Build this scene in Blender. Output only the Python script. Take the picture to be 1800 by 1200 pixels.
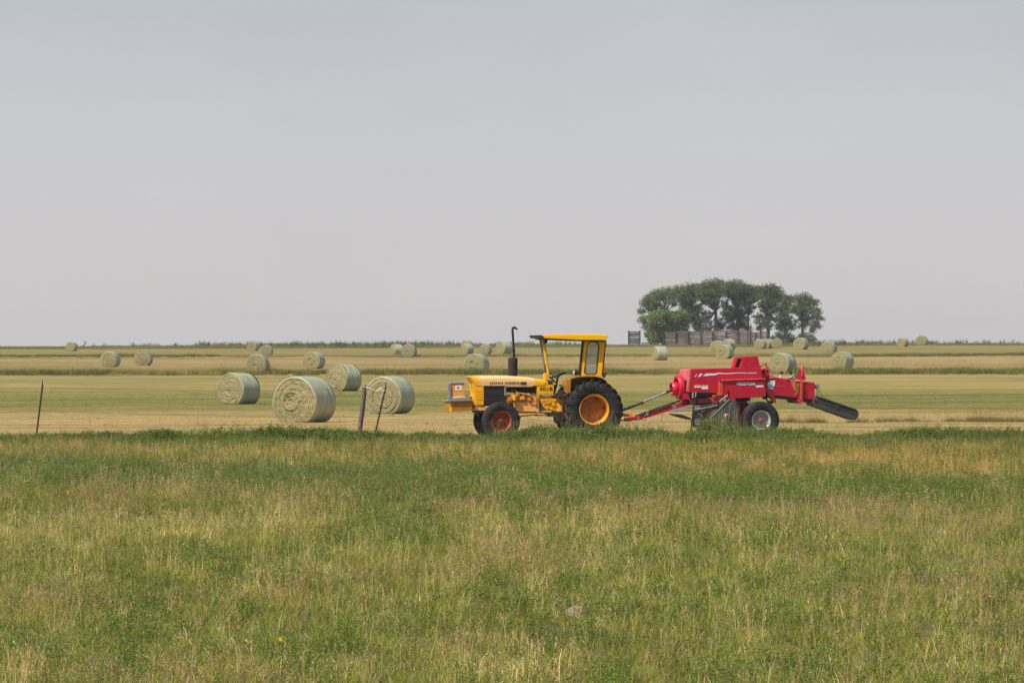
import bpy, math, random
import numpy as np
from mathutils import Vector, Matrix
R = math.radians
random.seed(7); rng = np.random.default_rng(11)
scene = bpy.context.scene
for o in list(bpy.data.objects): bpy.data.objects.remove(o, do_unlink=True)

# ------------------------------------------------------------------ camera
CAMZ = 3.0            # height of the lens above the datum
F = 7000.0            # focal length in pixels of an 1800 px wide picture
HOR = 635.0
cam_d = bpy.data.cameras.new('camera'); cam_d.sensor_width = 36.0; cam_d.lens = F / 1800 * 36
cam_d.clip_start = 0.5; cam_d.clip_end = 9000
cam = bpy.data.objects.new('camera', cam_d); scene.collection.objects.link(cam)
cam.location = (0, 0, CAMZ); cam.rotation_euler = (R(90) + math.atan(35 / F), 0, 0)
cam_d.dof.use_dof = True; cam_d.dof.focus_distance = 103; cam_d.dof.aperture_fstop = 20
scene.camera = cam

# ------------------------------------------------------------------ world + sun
SUN_EL = R(54); SUN_AZ = math.atan2(-0.75, -0.66)     # azimuth from +Y, clockwise
world = bpy.data.worlds.new('World'); scene.world = world; world.use_nodes = True
nt = world.node_tree; nt.nodes.clear()
out = nt.nodes.new('ShaderNodeOutputWorld'); bg = nt.nodes.new('ShaderNodeBackground')
sky = nt.nodes.new('ShaderNodeTexSky'); sky.sky_type = 'NISHITA'; sky.sun_disc = False
sky.sun_elevation = SUN_EL; sky.sun_rotation = SUN_AZ % (2 * math.pi)
sky.air_density = 1.2; sky.dust_density = 1.6; sky.ozone_density = 1.0
tc = nt.nodes.new('ShaderNodeTexCoord'); sep = nt.nodes.new('ShaderNodeSeparateXYZ')
nt.links.new(tc.outputs['Generated'], sep.inputs[0])
ramp = nt.nodes.new('ShaderNodeValToRGB')            # colour of the smoky haze low over the plain
ramp.color_ramp.elements[0].position = 0.0; ramp.color_ramp.elements[0].color = (0.625, 0.590, 0.580, 1)
ramp.color_ramp.elements[1].position = 0.10; ramp.color_ramp.elements[1].color = (0.480, 0.510, 0.552, 1)
e = ramp.color_ramp.elements.new(0.022); e.color = (0.602, 0.575, 0.575, 1)
e = ramp.color_ramp.elements.new(0.055); e.color = (0.545, 0.550, 0.565, 1)
e = ramp.color_ramp.elements.new(0.5); e.color = (0.16, 0.22, 0.31, 1)
nt.links.new(sep.outputs[2], ramp.inputs[0])
scl = nt.nodes.new('ShaderNodeVectorMath'); scl.operation = 'SCALE'; scl.inputs['Scale'].default_value = 10.0
smk = nt.nodes.new('ShaderNodeTexNoise'); smk.inputs['Scale'].default_value = 9.0; smk.inputs['Detail'].default_value = 3.0
smp = nt.nodes.new('ShaderNodeMapping'); smp.inputs['Scale'].default_value = (1, 1, 3); nt.links.new(tc.outputs['Generated'], smp.inputs[0]); nt.links.new(smp.outputs[0], smk.inputs['Vector'])
smr = nt.nodes.new('ShaderNodeMapRange'); smr.inputs['From Min'].default_value = .3; smr.inputs['From Max'].default_value = .7; smr.inputs['To Min'].default_value = .965; smr.inputs['To Max'].default_value = 1.03
nt.links.new(smk.outputs[0], smr.inputs[0]); smm = nt.nodes.new('ShaderNodeVectorMath'); smm.operation = 'SCALE'; nt.links.new(ramp.outputs[0], smm.inputs[0]); nt.links.new(smr.outputs[0], smm.inputs['Scale'])
nt.links.new(smm.outputs[0], scl.inputs[0])
fr = nt.nodes.new('ShaderNodeMapRange'); fr.inputs['From Min'].default_value = 0.08; fr.inputs['From Max'].default_value = 0.18
fr.inputs['To Min'].default_value = 1.0; fr.inputs['To Max'].default_value = 0.0
nt.links.new(sep.outputs[2], fr.inputs['Value'])
mx = nt.nodes.new('ShaderNodeMix'); mx.data_type = 'RGBA'
nt.links.new(fr.outputs[0], mx.inputs['Factor']); nt.links.new(sky.outputs[0], mx.inputs['A']); nt.links.new(scl.outputs[0], mx.inputs['B'])
nt.links.new(mx.outputs['Result'], bg.inputs['Color']); bg.inputs['Strength'].default_value = 0.1
nt.links.new(bg.outputs[0], out.inputs['Surface'])
sun_d = bpy.data.lights.new('sun', 'SUN'); sun_d.energy = 5.0; sun_d.angle = R(0.6); sun_d.color = (1.0, 0.94, 0.84)
sun = bpy.data.objects.new('sun', sun_d); scene.collection.objects.link(sun)
sdir = Vector((math.sin(SUN_AZ) * math.cos(SUN_EL), math.cos(SUN_AZ) * math.cos(SUN_EL), math.sin(SUN_EL)))
sun.rotation_euler = sdir.to_track_quat('Z', 'Y').to_euler(); sun.location = (-20, 60, 40)
scene.view_settings.view_transform = 'Standard'; scene.view_settings.look = 'None'
scene.view_settings.exposure = 0.10; scene.view_settings.gamma = 1.0; scene.view_settings.use_curve_mapping = False
scene.cycles.max_bounces = 6; scene.cycles.diffuse_bounces = 3; scene.cycles.transparent_max_bounces = 12

# ------------------------------------------------------------------ helpers
def link(o): scene.collection.objects.link(o); return o
def tag(o, label=None, cat=None, group=None, kind=None):
    if label: o['label'] = label
    if cat: o['category'] = cat
    if group: o['group'] = group
    if kind: o['kind'] = kind
    return o
def empty(name, loc, rz, label, cat, group=None):
    o = bpy.data.objects.new(name, None); link(o); o.location = loc; o.rotation_euler = (0, 0, rz)
    o.empty_display_size = 0.3
    return tag(o, label, cat, group)
def mesh_obj(name, me, m, parent=None):
    o = bpy.data.objects.new(name, me); link(o)
    if m is not None and not me.materials: me.materials.append(m)
    if parent is not None: o.parent = parent
    return o

class MB:
    """collects simple solids and links them as one mesh object"""
    def __init__(s): s.v = []; s.f = []; s.sm = []
    def add(s, vs, fs, smooth=False):
        b = len(s.v); s.v += [tuple(p) for p in vs]; s.f += [tuple(b + i for i in f) for f in fs]; s.sm += [smooth] * len(fs)
        return s
    def box(s, c, d, rot=None):
        M = rot if rot is not None else Matrix.Identity(3)
        vs = []
        for x in (-.5, .5):
            for y in (-.5, .5):
                for z in (-.5, .5): vs.append(Vector(c) + M @ Vector((x * d[0], y * d[1], z * d[2])))
        return s.add(vs, [(0, 1, 3, 2), (4, 6, 7, 5), (0, 4, 5, 1), (2, 3, 7, 6), (0, 2, 6, 4), (1, 5, 7, 3)])
    def prism(s, pts, v0, v1, inset=0.0):
        """pts: list of (u,w) in the side plane, pulled from depth v0 to v1"""
        n = len(pts); vs = [(u, v0, w) for u, w in pts] + [(u, v1, w) for u, w in pts]
        A = sum(pts[i][0] * pts[(i + 1) % n][1] - pts[(i + 1) % n][0] * pts[i][1] for i in range(n))
        fs = [tuple(range(n)), tuple(range(2 * n - 1, n - 1, -1))]
        for i in range(n):
            j = (i + 1) % n; fs.append((i, n + i, n + j, j))
        if A < 0: fs = [tuple(reversed(f)) for f in fs]
        return s.add(vs, fs)
    def tube(s, pts, r, seg=8, caps=True):
        pts = [Vector(p) for p in pts]
        rs = r if isinstance(r, (list, tuple)) else [r] * len(pts)
        rings = []; up = None
        for i, p in enumerate(pts):
            d = (pts[min(i + 1, len(pts) - 1)] - pts[max(i - 1, 0)])
            if d.length < 1e-9: d = Vector((0, 0, 1))
            d.normalize()
            if up is None:
                a = Vector((0, 0, 1)) if abs(d.z) < .9 else Vector((1, 0, 0))
                up = (a - d * a.dot(d)).normalized()
            else: up = (up - d * up.dot(d)).normalized()
            q = d.cross(up)
            rings.append([p + (up * math.cos(2 * math.pi * k / seg) + q * math.sin(2 * math.pi * k / seg)) * rs[i] for k in range(seg)])
        vs = [v for g in rings for v in g]; fs = []
        for i in range(len(pts) - 1):
            for k in range(seg):
                k2 = (k + 1) % seg
                fs.append((i * seg + k, i * seg + k2, (i + 1) * seg + k2, (i + 1) * seg + k))
        s.add(vs, fs, True)
        if caps: s.add(rings[0], [tuple(range(seg - 1, -1, -1))]); s.add(rings[-1], [tuple(range(seg))])
        return s
    def lathe(s, c, prof, axis='v', seg=32, closed=False, smooth=True):
        """prof: list of (offset along axis, radius); axis 'v' (y), 'u' (x), 'w' (z) or a Matrix"""
        M = {'v': Matrix(((1, 0, 0), (0, 0, 1), (0, -1, 0))).transposed() if False else Matrix(((1, 0, 0), (0, 0, 1), (0, 1, 0))),
             'w': Matrix.Identity(3), 'u': Matrix(((0, 0, 1), (0, 1, 0), (1, 0, 0)))}[axis] if isinstance(axis, str) else axis
        n = len(prof); vs = []
        for k in range(seg):
            a = 2 * math.pi * k / seg
            for (h, r) in prof: vs.append(Vector(c) + M @ Vector((r * math.cos(a), r * math.sin(a), h)))
        fs = []
        m = n if closed else n - 1
        for k in range(seg):
            k2 = (k + 1) % seg
            for i in range(m):
                j = (i + 1) % n
                fs.append((k * n + i, k2 * n + i, k2 * n + j, k * n + j))
        return s.add(vs, fs, smooth)
    def cyl(s, c, r, h0, h1, axis='v', seg=20):
        s.lathe(c, [(h0, 0.0005), (h0, r), (h0, r), (h1, r), (h1, r), (h1, 0.0005)], axis, seg, smooth=False)
        return s
    def build(s, name, m, parent=None, bevel=0.0, label=None, fix=True):
        me = bpy.data.meshes.new(name); me.from_pydata(s.v, [], s.f)
        me.polygons.foreach_set('use_smooth', s.sm)
        if fix:
            import bmesh
            b = bmesh.new(); b.from_mesh(me); bmesh.ops.recalc_face_normals(b, faces=b.faces); b.to_mesh(me); b.free()
        o = mesh_obj(name, me, m, parent)
        if bevel:
            bv = o.modifiers.new('bevel', 'BEVEL'); bv.width = bevel; bv.segments = 2; bv.limit_method = 'ANGLE'; bv.angle_limit = R(38)
        if label: o['label'] = label
        return o

# ------------------------------------------------------------------ noise in numpy (for scattering)
def vnoise(x, y, seed=0):
    x = np.asarray(x, float); y = np.asarray(y, float)
    xi = np.floor(x).astype(np.int64); yi = np.floor(y).astype(np.int64); fx = x - xi; fy = y - yi
    fx = fx * fx * (3 - 2 * fx); fy = fy * fy * (3 - 2 * fy)
    def h(a, b):
        n = (a * 374761393 + b * 668265263 + seed * 1442695041) & 0x7fffffff
        n = ((n ^ (n >> 13)) * 1274126177) & 0x7fffffff
        n = n ^ (n >> 16)
        return (n & 0xffff) / 65535.0
    return (h(xi, yi) * (1 - fx) + h(xi + 1, yi) * fx) * (1 - fy) + (h(xi, yi + 1) * (1 - fx) + h(xi + 1, yi + 1) * fx) * fy
def fbm(x, y, seed=0, o=3):
    t = 0; a = 1; s = 0
    for i in range(o): t = t + a * vnoise(x * 2 ** i, y * 2 ** i, seed + i * 17); s += a; a *= .5
    return t / s

# ------------------------------------------------------------------ terrain profile: distance -> height below/above the lens
PZ = [-30, 0, 8, 16, 26, 37, 50, 70, 85, 97, 103, 112, 122, 137, 165, 200, 240, 290, 340, 400, 509, 622, 750, 840, 900, 960, 1100, 1500, 2600]
PH = [-1.62, -1.62, -1.75, -2.35, -2.86, -2.99, -2.76, -2.40, -2.15, -2.01, -2.03, -2.03, -2.05, -2.10, -2.17, -2.13, -1.80, -1.38, -0.98, -0.58, 0.60, 1.80, 2.60, 3.05, 3.25, 3.3, 2.9, 1.0, -8.0]
_zz = np.arange(-30, 2600, 1.0); _hh = np.interp(_zz, PZ, PH)
_k = np.hanning(13); _k /= _k.sum(); _hs = np.convolve(np.pad(_hh, 6, mode='edge'), _k, 'valid')
STRIPS = [(326.0, 4.6, 0.14), (497.0, 4.0, 0.12)]   # unmown strips along low ridges: centre, width, height of the ridge
def strip_y(i, X): 
    return STRIPS[i][0] + 5.0 * np.sin(np.asarray(X) * 0.017 + i * 2) + 2.0 * np.sin(np.asarray(X) * 0.06 + i)
def ground(X, Y):
    X = np.asarray(X, float); Y = np.asarray(Y, float)
    h = np.interp(Y, _zz, _hs)
    h = h + (0.05 * (fbm(X * .35, Y * .35, 5) - .5) + 0.02 * (fbm(X * 1.7, Y * 1.7, 8, 2) - .5)) * np.clip((100 - Y) / 6, 0.15, 1)
    far = np.clip((Y - 250) / 400, 0, 1)
    h = h + far * (0.16 * np.sin(X * 0.013 + 1.0) + 0.10 * np.sin(X * 0.031 + Y * .01))
    r_ = np.clip((X - 35) / 45, 0, 1); h = h + far * .42 * r_ * r_ * (3 - 2 * r_)
    for i in range(2):
        d = (Y - strip_y(i, X)) / STRIPS[i][1]
        h = h + STRIPS[i][2] * np.exp(-d * d * 4)
    return h + CAMZ
def at(px, Y): return (px - 900) / F * Y
def hit(px, py, z0=96.0, z1=1000.0):
    """distance at which the line of sight through picture point (px,py) meets the ground"""
    zs = np.arange(z0, z1, 0.5); g = ground(at(px, zs), zs); los = CAMZ - (py - HOR) / F * zs
    k = np.nonzero(g >= los)[0]
    return float(zs[k[0]]) if len(k) else z1
# ------------------------------------------------------------------ node helpers / materials
def new_mat(name):
    m = bpy.data.materials.new(name); m.use_nodes = True; t = m.node_tree; t.nodes.clear()
    o = t.nodes.new('ShaderNodeOutputMaterial'); b = t.nodes.new('ShaderNodeBsdfPrincipled'); t.links.new(b.outputs[0], o.inputs[0])
    return m, t, b
def N(t, kind, **kw):
    n = t.nodes.new(kind)
    for k, v in kw.items():
        if k in n.inputs: n.inputs[k].default_value = v
        else: setattr(n, k, v)
    return n
def cramp(t, stops, src=None):
    r = t.nodes.new('ShaderNodeValToRGB'); els = r.color_ramp.elements
    for i, (p, c) in enumerate(stops):
        e = els[i] if i < 2 else els.new(p)
        e.position = p; e.color = (*c, 1) if len(c) == 3 else c
    if src is not None: t.links.new(src, r.inputs[0])
    return r
def mixc(t, f, a, b, mode='MIX'):
    m = t.nodes.new('ShaderNodeMix'); m.data_type = 'RGBA'; m.blend_type = mode
    for s, v in (('Factor', f), ('A', a), ('B', b)):
        if isinstance(v, (int, float)): m.inputs[s].default_value = v
        elif isinstance(v, tuple): m.inputs[s].default_value = (*v, 1) if len(v) == 3 else v
        else: t.links.new(v, m.inputs[s])
    return m.outputs['Result']
def paint(name, base, second=None, dirt=(0.16, 0.11, 0.06), rough=0.45, metal=0.0, scale=3.0, dirt_amt=0.35, bump=0.004, spec=0.4):
    """worn painted or bare surface: two tones, blotches of dirt, fine relief"""
    m, t, b = new_mat(name); co = t.nodes.new('ShaderNodeTexCoord')
    n1 = N(t, 'ShaderNodeTexNoise', Scale=scale, Detail=5.0, Roughness=.6); t.links.new(co.outputs['Object'], n1.inputs['Vector'])
    n2 = N(t, 'ShaderNodeTexNoise', Scale=scale * 4.3, Detail=7.0, Roughness=.7); t.links.new(co.outputs['Object'], n2.inputs['Vector'])
    r1 = cramp(t, [(.38, (0, 0, 0)), (.62, (1, 1, 1))], n1.outputs[0])
    c = mixc(t, r1.outputs[0], base, second or tuple(x * .8 for x in base))
    r2 = cramp(t, [(.5, (0, 0, 0)), (.72, (dirt_amt,) * 3)], n2.outputs[0])
    c = mixc(t, r2.outputs[0], c, dirt)
    t.links.new(c, b.inputs['Base Color'])
    rr = N(t, 'ShaderNodeMapRange'); rr.inputs['To Min'].default_value = rough; rr.inputs['To Max'].default_value = min(1, rough + .3)
    t.links.new(n2.outputs[0], rr.inputs[0]); t.links.new(rr.outputs[0], b.inputs['Roughness'])
    b.inputs['Metallic'].default_value = metal; b.inputs['Specular IOR Level'].default_value = spec
    if bump:
        bp = N(t, 'ShaderNodeBump', Strength=.5, Distance=bump); t.links.new(n2.outputs[0], bp.inputs['Height']); t.links.new(bp.outputs[0], b.inputs['Normal'])
    return m
M = {}
M['yellow'] = paint('worn_yellow_paint', (0.93, 0.47, 0.006), (0.87, 0.39, 0.006), (0.28, 0.13, 0.03), .42, dirt_amt=.5, spec=.25)
M['canopy'] = paint('canopy_yellow_paint', (0.93, 0.50, 0.004), (0.88, 0.45, 0.004), (0.45, 0.22, 0.03), .4, dirt_amt=.14, spec=.25)
M['orange'] = paint('greasy_orange_paint', (0.82, 0.36, 0.04), (0.62, 0.22, 0.02), (0.05, 0.025, 0.012), .5, scale=5, dirt_amt=.8)
M['pale_orange'] = paint('chalky_orange_paint', (0.80, 0.47, 0.18), (0.76, 0.38, 0.08), (0.16, 0.08, 0.03), .6, scale=5, dirt_amt=.5)
M['ochre'] = paint('ochre_fender_paint', (0.45, 0.19, 0.012), (0.36, 0.14, 0.01), (0.14, 0.07, 0.02), .4, dirt_amt=.4)  # yellow-brown of the front box; on the fenders it paints in the roof's shade
M['rim_orange'] = paint('orange_rim_paint', (0.85, 0.36, 0.008), (0.72, 0.26, 0.006), (0.20, 0.08, 0.02), .4, scale=6, dirt_amt=.45)
M['disc_orange'] = paint('rusty_wheel_disc_paint', (0.48, 0.16, 0.01), (0.34, 0.11, 0.01), (0.12, 0.05, 0.02), .5, scale=4, dirt_amt=.6)
M['rust_red'] = paint('rusty_red_paint', (0.42, 0.085, 0.03), (0.20, 0.045, 0.02), (0.07, 0.03, 0.02), .6, scale=9, dirt_amt=.8)
M['muffler'] = paint('rusted_muffler_steel', (0.050, 0.030, 0.028), (0.035, 0.024, 0.024), (0.10, 0.035, 0.015), .7, metal=.3, scale=8, dirt_amt=.4)
M['black'] = paint('dull_black_metal', (0.020, 0.020, 0.021), (0.03, 0.028, 0.026), (0.07, 0.05, 0.035), .5, dirt_amt=.3)
M['dark'] = paint('dark_greasy_metal', (0.03, 0.022, 0.018), (0.055, 0.035, 0.02), (0.10, 0.06, 0.03), .6, scale=8, dirt_amt=.5)
M['rubber'] = paint('dusty_tyre_rubber', (0.011, 0.011, 0.012), (0.024, 0.024, 0.025), (0.14, 0.125, 0.10), .6, scale=5, dirt_amt=.45, spec=.25)
M['red'] = paint('baler_red_paint', (0.52, 0.004, 0.034), (0.45, 0.004, 0.026), (0.38, 0.10, 0.09), .32, scale=3, dirt_amt=.34)
M['dusty_red'] = paint('dusty_red_paint', (0.58, 0.06, 0.08), (0.56, 0.15, 0.14), (0.50, 0.30, 0.24), .5, scale=4, dirt_amt=.55)
M['sheen_red'] = paint('bright_red_paint', (0.66, 0.02, 0.055), (0.60, 0.014, 0.045), (0.4, 0.06, 0.05), .25, scale=4, dirt_amt=.1)
M['orange_red'] = paint('faded_orange_red_paint', (0.55, 0.09, 0.03), (0.48, 0.05, 0.03), (0.3, 0.12, 0.06), .5, scale=6, dirt_amt=.4)
M['grey'] = paint('dark_grey_sheet_metal', (0.060, 0.062, 0.066), (0.075, 0.076, 0.078), (0.13, 0.12, 0.10), .5, scale=3, dirt_amt=.35)
M['chute'] = paint('charcoal_chute_paint', (0.045, 0.048, 0.048), (0.06, 0.063, 0.063), (0.07, 0.065, 0.055), .45, scale=3, dirt_amt=.35)
M['silver'] = paint('silver_wheel_paint', (0.50, 0.51, 0.52), (0.42, 0.43, 0.45), (0.30, 0.26, 0.2), .4, metal=.2, scale=8, dirt_amt=.4)
M['steel'] = paint('bare_steel', (0.42, 0.40, 0.38), (0.32, 0.30, 0.28), (0.20, 0.13, 0.08), .35, metal=.7, scale=9, dirt_amt=.5)
M['bluegrey'] = paint('weathered_grey_paint', (0.20, 0.215, 0.235), (0.26, 0.26, 0.27), (0.2, 0.15, 0.1), .5, scale=7, dirt_amt=.5)
M['white'] = paint('white_decal', (0.78, 0.77, 0.76), (0.70, 0.68, 0.68), (0.5, 0.4, 0.35), .5, scale=9, dirt_amt=.2, bump=0)
M['whiteblue'] = paint('pale_blue_decal', (0.42, 0.52, 0.62), (0.75, 0.76, 0.78), (0.3, 0.3, 0.35), .5, scale=22, dirt_amt=.4, bump=0)
M['label_orange'] = paint('orange_warning_print', (0.85, 0.33, 0.04), None, (0.5, 0.3, 0.2), .5, bump=0)
M['label_yellow'] = paint('yellow_warning_label', (0.72, 0.50, 0.03), None, (0.4, 0.25, 0.05), .5, bump=0)
M['ink'] = paint('black_ink', (0.02, 0.02, 0.022), (0.05, 0.045, 0.04), (0.2, 0.1, 0.03), .5, scale=20, dirt_amt=.3, bump=0)
M['dark_red'] = paint('shaded_red_frame', (0.16, 0.010, 0.014), (0.09, 0.010, 0.012), (0.05, 0.03, 0.02), .6, scale=5, dirt_amt=.6)  # baler red darkened, so the colour carries the shade of underside and interior
M['hub_red'] = paint('red_hub_paint', (0.50, 0.06, 0.025), None, (0.3, 0.1, 0.05), .4, scale=20)
M['wood'] = paint('weathered_grey_wood', (0.20, 0.15, 0.115), (0.11, 0.085, 0.07), (0.05, 0.04, 0.035), .85, scale=12, dirt_amt=.6, bump=.01)
M['wire'] = paint('dull_fence_wire', (0.10, 0.09, 0.085), None, (0.12, 0.06, 0.03), .5, metal=.5, scale=20)
M['white_tip'] = paint('white_post_tip', (0.66, 0.64, 0.60), None, (0.3, 0.25, 0.2), .6, scale=20)
M['post_rust'] = paint('rusty_steel_post', (0.040, 0.030, 0.026), (0.06, 0.035, 0.025), (0.12, 0.05, 0.02), .6, metal=.2, scale=15)
M['lens'] = paint('lamp_lens', (0.7, 0.7, 0.68), None, (0.4, 0.4, 0.4), .1, bump=0, spec=.6)
# glass of the rear quarter window: dusty, slightly reflective
m, t, b = new_mat('dusty_window_glass'); b.inputs['Base Color'].default_value = (.66, .65, .60, 1); b.inputs['Roughness'].default_value = .25
tr = t.nodes.new('ShaderNodeBsdfTransparent'); tr.inputs[0].default_value = (.80, .82, .78, 1); ms = t.nodes.new('ShaderNodeMixShader'); ms.inputs[0].default_value = .32
t.links.new(tr.outputs[0], ms.inputs[1]); t.links.new(b.outputs[0], ms.inputs[2]); t.links.new(ms.outputs[0], t.nodes['Material Output'].inputs[0]); M['glass'] = m
# sun-bleached hood: chalky along its upper middle where the paint has faded away
m, t, b = new_mat('faded_hood_paint'); co = t.nodes.new('ShaderNodeTexCoord'); sp = t.nodes.new('ShaderNodeSeparateXYZ'); t.links.new(co.outputs['Object'], sp.inputs[0])
n1 = N(t, 'ShaderNodeTexNoise', Scale=5.0, Detail=6.0, Roughness=.65); t.links.new(co.outputs['Object'], n1.inputs['Vector'])
ad = N(t, 'ShaderNodeMath', operation='MULTIPLY_ADD'); ad.inputs[1].default_value = .25; t.links.new(n1.outputs[0], ad.inputs[0]); t.links.new(sp.outputs[0], ad.inputs[2])
g = cramp(t, [(0.0, (0, 0, 0)), (1, (0, 0, 0)), (.18, (0, 0, 0)), (.24, (1, 1, 1)), (.88, (1, 1, 1)), (.92, (0, 0, 0))])
mr = N(t, 'ShaderNodeMapRange'); mr.inputs['From Min'].default_value = -1.15 + .1; mr.inputs['From Max'].default_value = 0.95 + .1
t.links.new(ad.outputs[0], mr.inputs[0]); t.links.new(mr.outputs[0], g.inputs[0])
c = mixc(t, n1.outputs[0], (0.86, 0.56, 0.27), (0.82, 0.46, 0.15)); c = mixc(t, g.outputs[0], (0.88, 0.42, 0.008), c)
t.links.new(c, b.inputs['Base Color']); b.inputs['Roughness'].default_value = .5; M['hood'] = m

# ------------------------------------------------------------------ ground material
BAND = [(95, (0.155, 0.135, 0.050)), (101, (0.22, 0.17, 0.075)), (106, (0.36, 0.255, 0.105)), (150, (0.37, 0.265, 0.105)), (170, (0.32, 0.245, 0.09)), (182, (0.215, 0.19, 0.055)),
        (225, (0.20, 0.185, 0.05)), (245, (0.26, 0.215, 0.07)), (300, (0.285, 0.225, 0.08)), (316, (0.31, 0.225, 0.095)), (332, (0.13, 0.11, 0.04)),
        (345, (0.24, 0.19, 0.07)), (400, (0.29, 0.21, 0.08)), (470, (0.33, 0.23, 0.10)), (490, (0.30, 0.215, 0.09)), (502, (0.15, 0.135, 0.05)), (530, (0.235, 0.195, 0.07)),
        (620, (0.25, 0.20, 0.07)), (668, (0.24, 0.20, 0.07)), (694, (0.15, 0.15, 0.055)), (900, (0.15, 0.145, 0.055))]
m, t, b = new_mat('field_ground'); M['ground'] = m
co = t.nodes.new('ShaderNodeTexCoord'); sp = t.nodes.new('ShaderNodeSeparateXYZ'); t.links.new(co.outputs['Object'], sp.inputs[0])
mp = t.nodes.new('ShaderNodeMapping'); mp.inputs['Scale'].default_value = (0.012, 0.05, 1); t.links.new(co.outputs['Object'], mp.inputs[0])
nw = N(t, 'ShaderNodeTexNoise', Scale=1.0, Detail=4.0, Roughness=.6); t.links.new(mp.outputs[0], nw.inputs['Vector'])
wob = N(t, 'ShaderNodeMapRange'); wob.inputs['From Min'].default_value = .3; wob.inputs['From Max'].default_value = .7; wob.inputs['To Min'].default_value = -.07; wob.inputs['To Max'].default_value = .07
t.links.new(nw.outputs[0], wob.inputs[0])
yf = N(t, 'ShaderNodeMapRange'); yf.inputs['From Min'].default_value = 95; yf.inputs['From Max'].default_value = 900; t.links.new(sp.outputs[1], yf.inputs[0])
# perturb the distance proportionally so the bands wander
ya = N(t, 'ShaderNodeMath', operation='MULTIPLY'); t.links.new(yf.outputs[0], ya.inputs[0]); t.links.new(wob.outputs[0], ya.inputs[1])
yb = N(t, 'ShaderNodeMath', operation='ADD'); t.links.new(yf.outputs[0], yb.inputs[0]); t.links.new(ya.outputs[0], yb.inputs[1])
rb = cramp(t, [((y - 95) / 805, c) for y, c in BAND], yb.outputs[0])
# windrow stripes: long in X, a few metres in Y
def streak(sx, sy, detail, seed):
    q = t.nodes.new('ShaderNodeMapping'); q.inputs['Scale'].default_value = (sx, sy, 1); q.inputs['Location'].default_value = (seed, seed * 1.7, 0); q.inputs['Rotation'].default_value = (0, 0, R(1.2))
    t.links.new(co.outputs['Object'], q.inputs[0]); n = N(t, 'ShaderNodeTexNoise', Scale=1.0, Detail=detail, Roughness=.65); t.links.new(q.outputs[0], n.inputs['Vector']); return n.outputs[0]
s1 = cramp(t, [(.38, (.54, .62, .52)), (.5, (.93, .93, 1)), (.62, (1.16, 1.06, 1.14))], streak(.03, .32, 5, 3))
s2 = cramp(t, [(.36, (.55, .62, .50)), (.48, (1, 1, 1)), (.64, (1.30, 1.24, 1.2))], streak(.12, 1.1, 6, 9))
s4 = cramp(t, [(.35, (.72, .84, .66)), (.52, (1, 1, 1)), (.68, (1.16, 1.08, 1.06))], streak(.11, .17, 4, 33))
s3 = cramp(t, [(.3, (.62, .64, .6)), (.5, (1, 1, 1)), (.7, (1.3, 1.25, 1.2))], streak(2.4, 7.0, 6, 21))
c = mixc(t, .8, rb.outputs[0], s1.outputs[0], 'MULTIPLY'); c = mixc(t, .75, c, s2.outputs[0], 'MULTIPLY'); c = mixc(t, .9, c, s4.outputs[0], 'MULTIPLY'); c = mixc(t, .85, c, s3.outputs[0], 'MULTIPLY')
# the pasture this side of the fence: thatch and soil between the grass
pg = cramp(t, [(.35, (0.060, 0.058, 0.022)), (.6, (0.13, 0.11, 0.05))], streak(.9, .9, 6, 5))
pf = N(t, 'ShaderNodeMapRange'); pf.inputs['From Min'].default_value = 98; pf.inputs['From Max'].default_value = 101.5; t.links.new(sp.outputs[1], pf.inputs[0])
c = mixc(t, pf.outputs[0], pg.outputs[0], c)
t.links.new(c, b.inputs['Base Color']); b.inputs['Roughness'].default_value = .95; b.inputs['Specular IOR Level'].default_value = .1
bp = N(t, 'ShaderNodeBump', Strength=.6, Distance=.05); t.links.new(streak(3, 5, 8, 2), bp.inputs['Height']); t.links.new(bp.outputs[0], b.inputs['Normal'])

ys = np.concatenate([np.arange(-30, 34, 4.0), np.arange(34, 112, .6), np.arange(112, 300, 2.0), np.arange(300, 345, 1.0), np.arange(345, 480, 4.0), np.arange(480, 515, 1.2), np.arange(515, 1000, 6.0), np.arange(1000, 2600, 60.0)])
ts = np.linspace(-1, 1, 121); ts = np.sign(ts) * (np.abs(ts) ** 1.25)
YY, TT = np.meshgrid(ys, ts, indexing='ij'); XX = TT * (np.maximum(YY, 0) * .45 + 45)
ZZ = ground(XX, YY); nr, nc = YY.shape
me = bpy.data.meshes.new('ground')
idx = np.arange(nr * nc).reshape(nr, nc)
fs = np.stack([idx[:-1, :-1], idx[:-1, 1:], idx[1:, 1:], idx[1:, :-1]], -1).reshape(-1, 4)
me.from_pydata(np.stack([XX, YY, ZZ], -1).reshape(-1, 3).tolist(), [], fs.tolist()); me.polygons.foreach_set('use_smooth', [True] * len(fs))
tag(mesh_obj('ground', me, M['ground']), 'mown hay field and pasture rising to a low crest', kind='structure')

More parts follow.
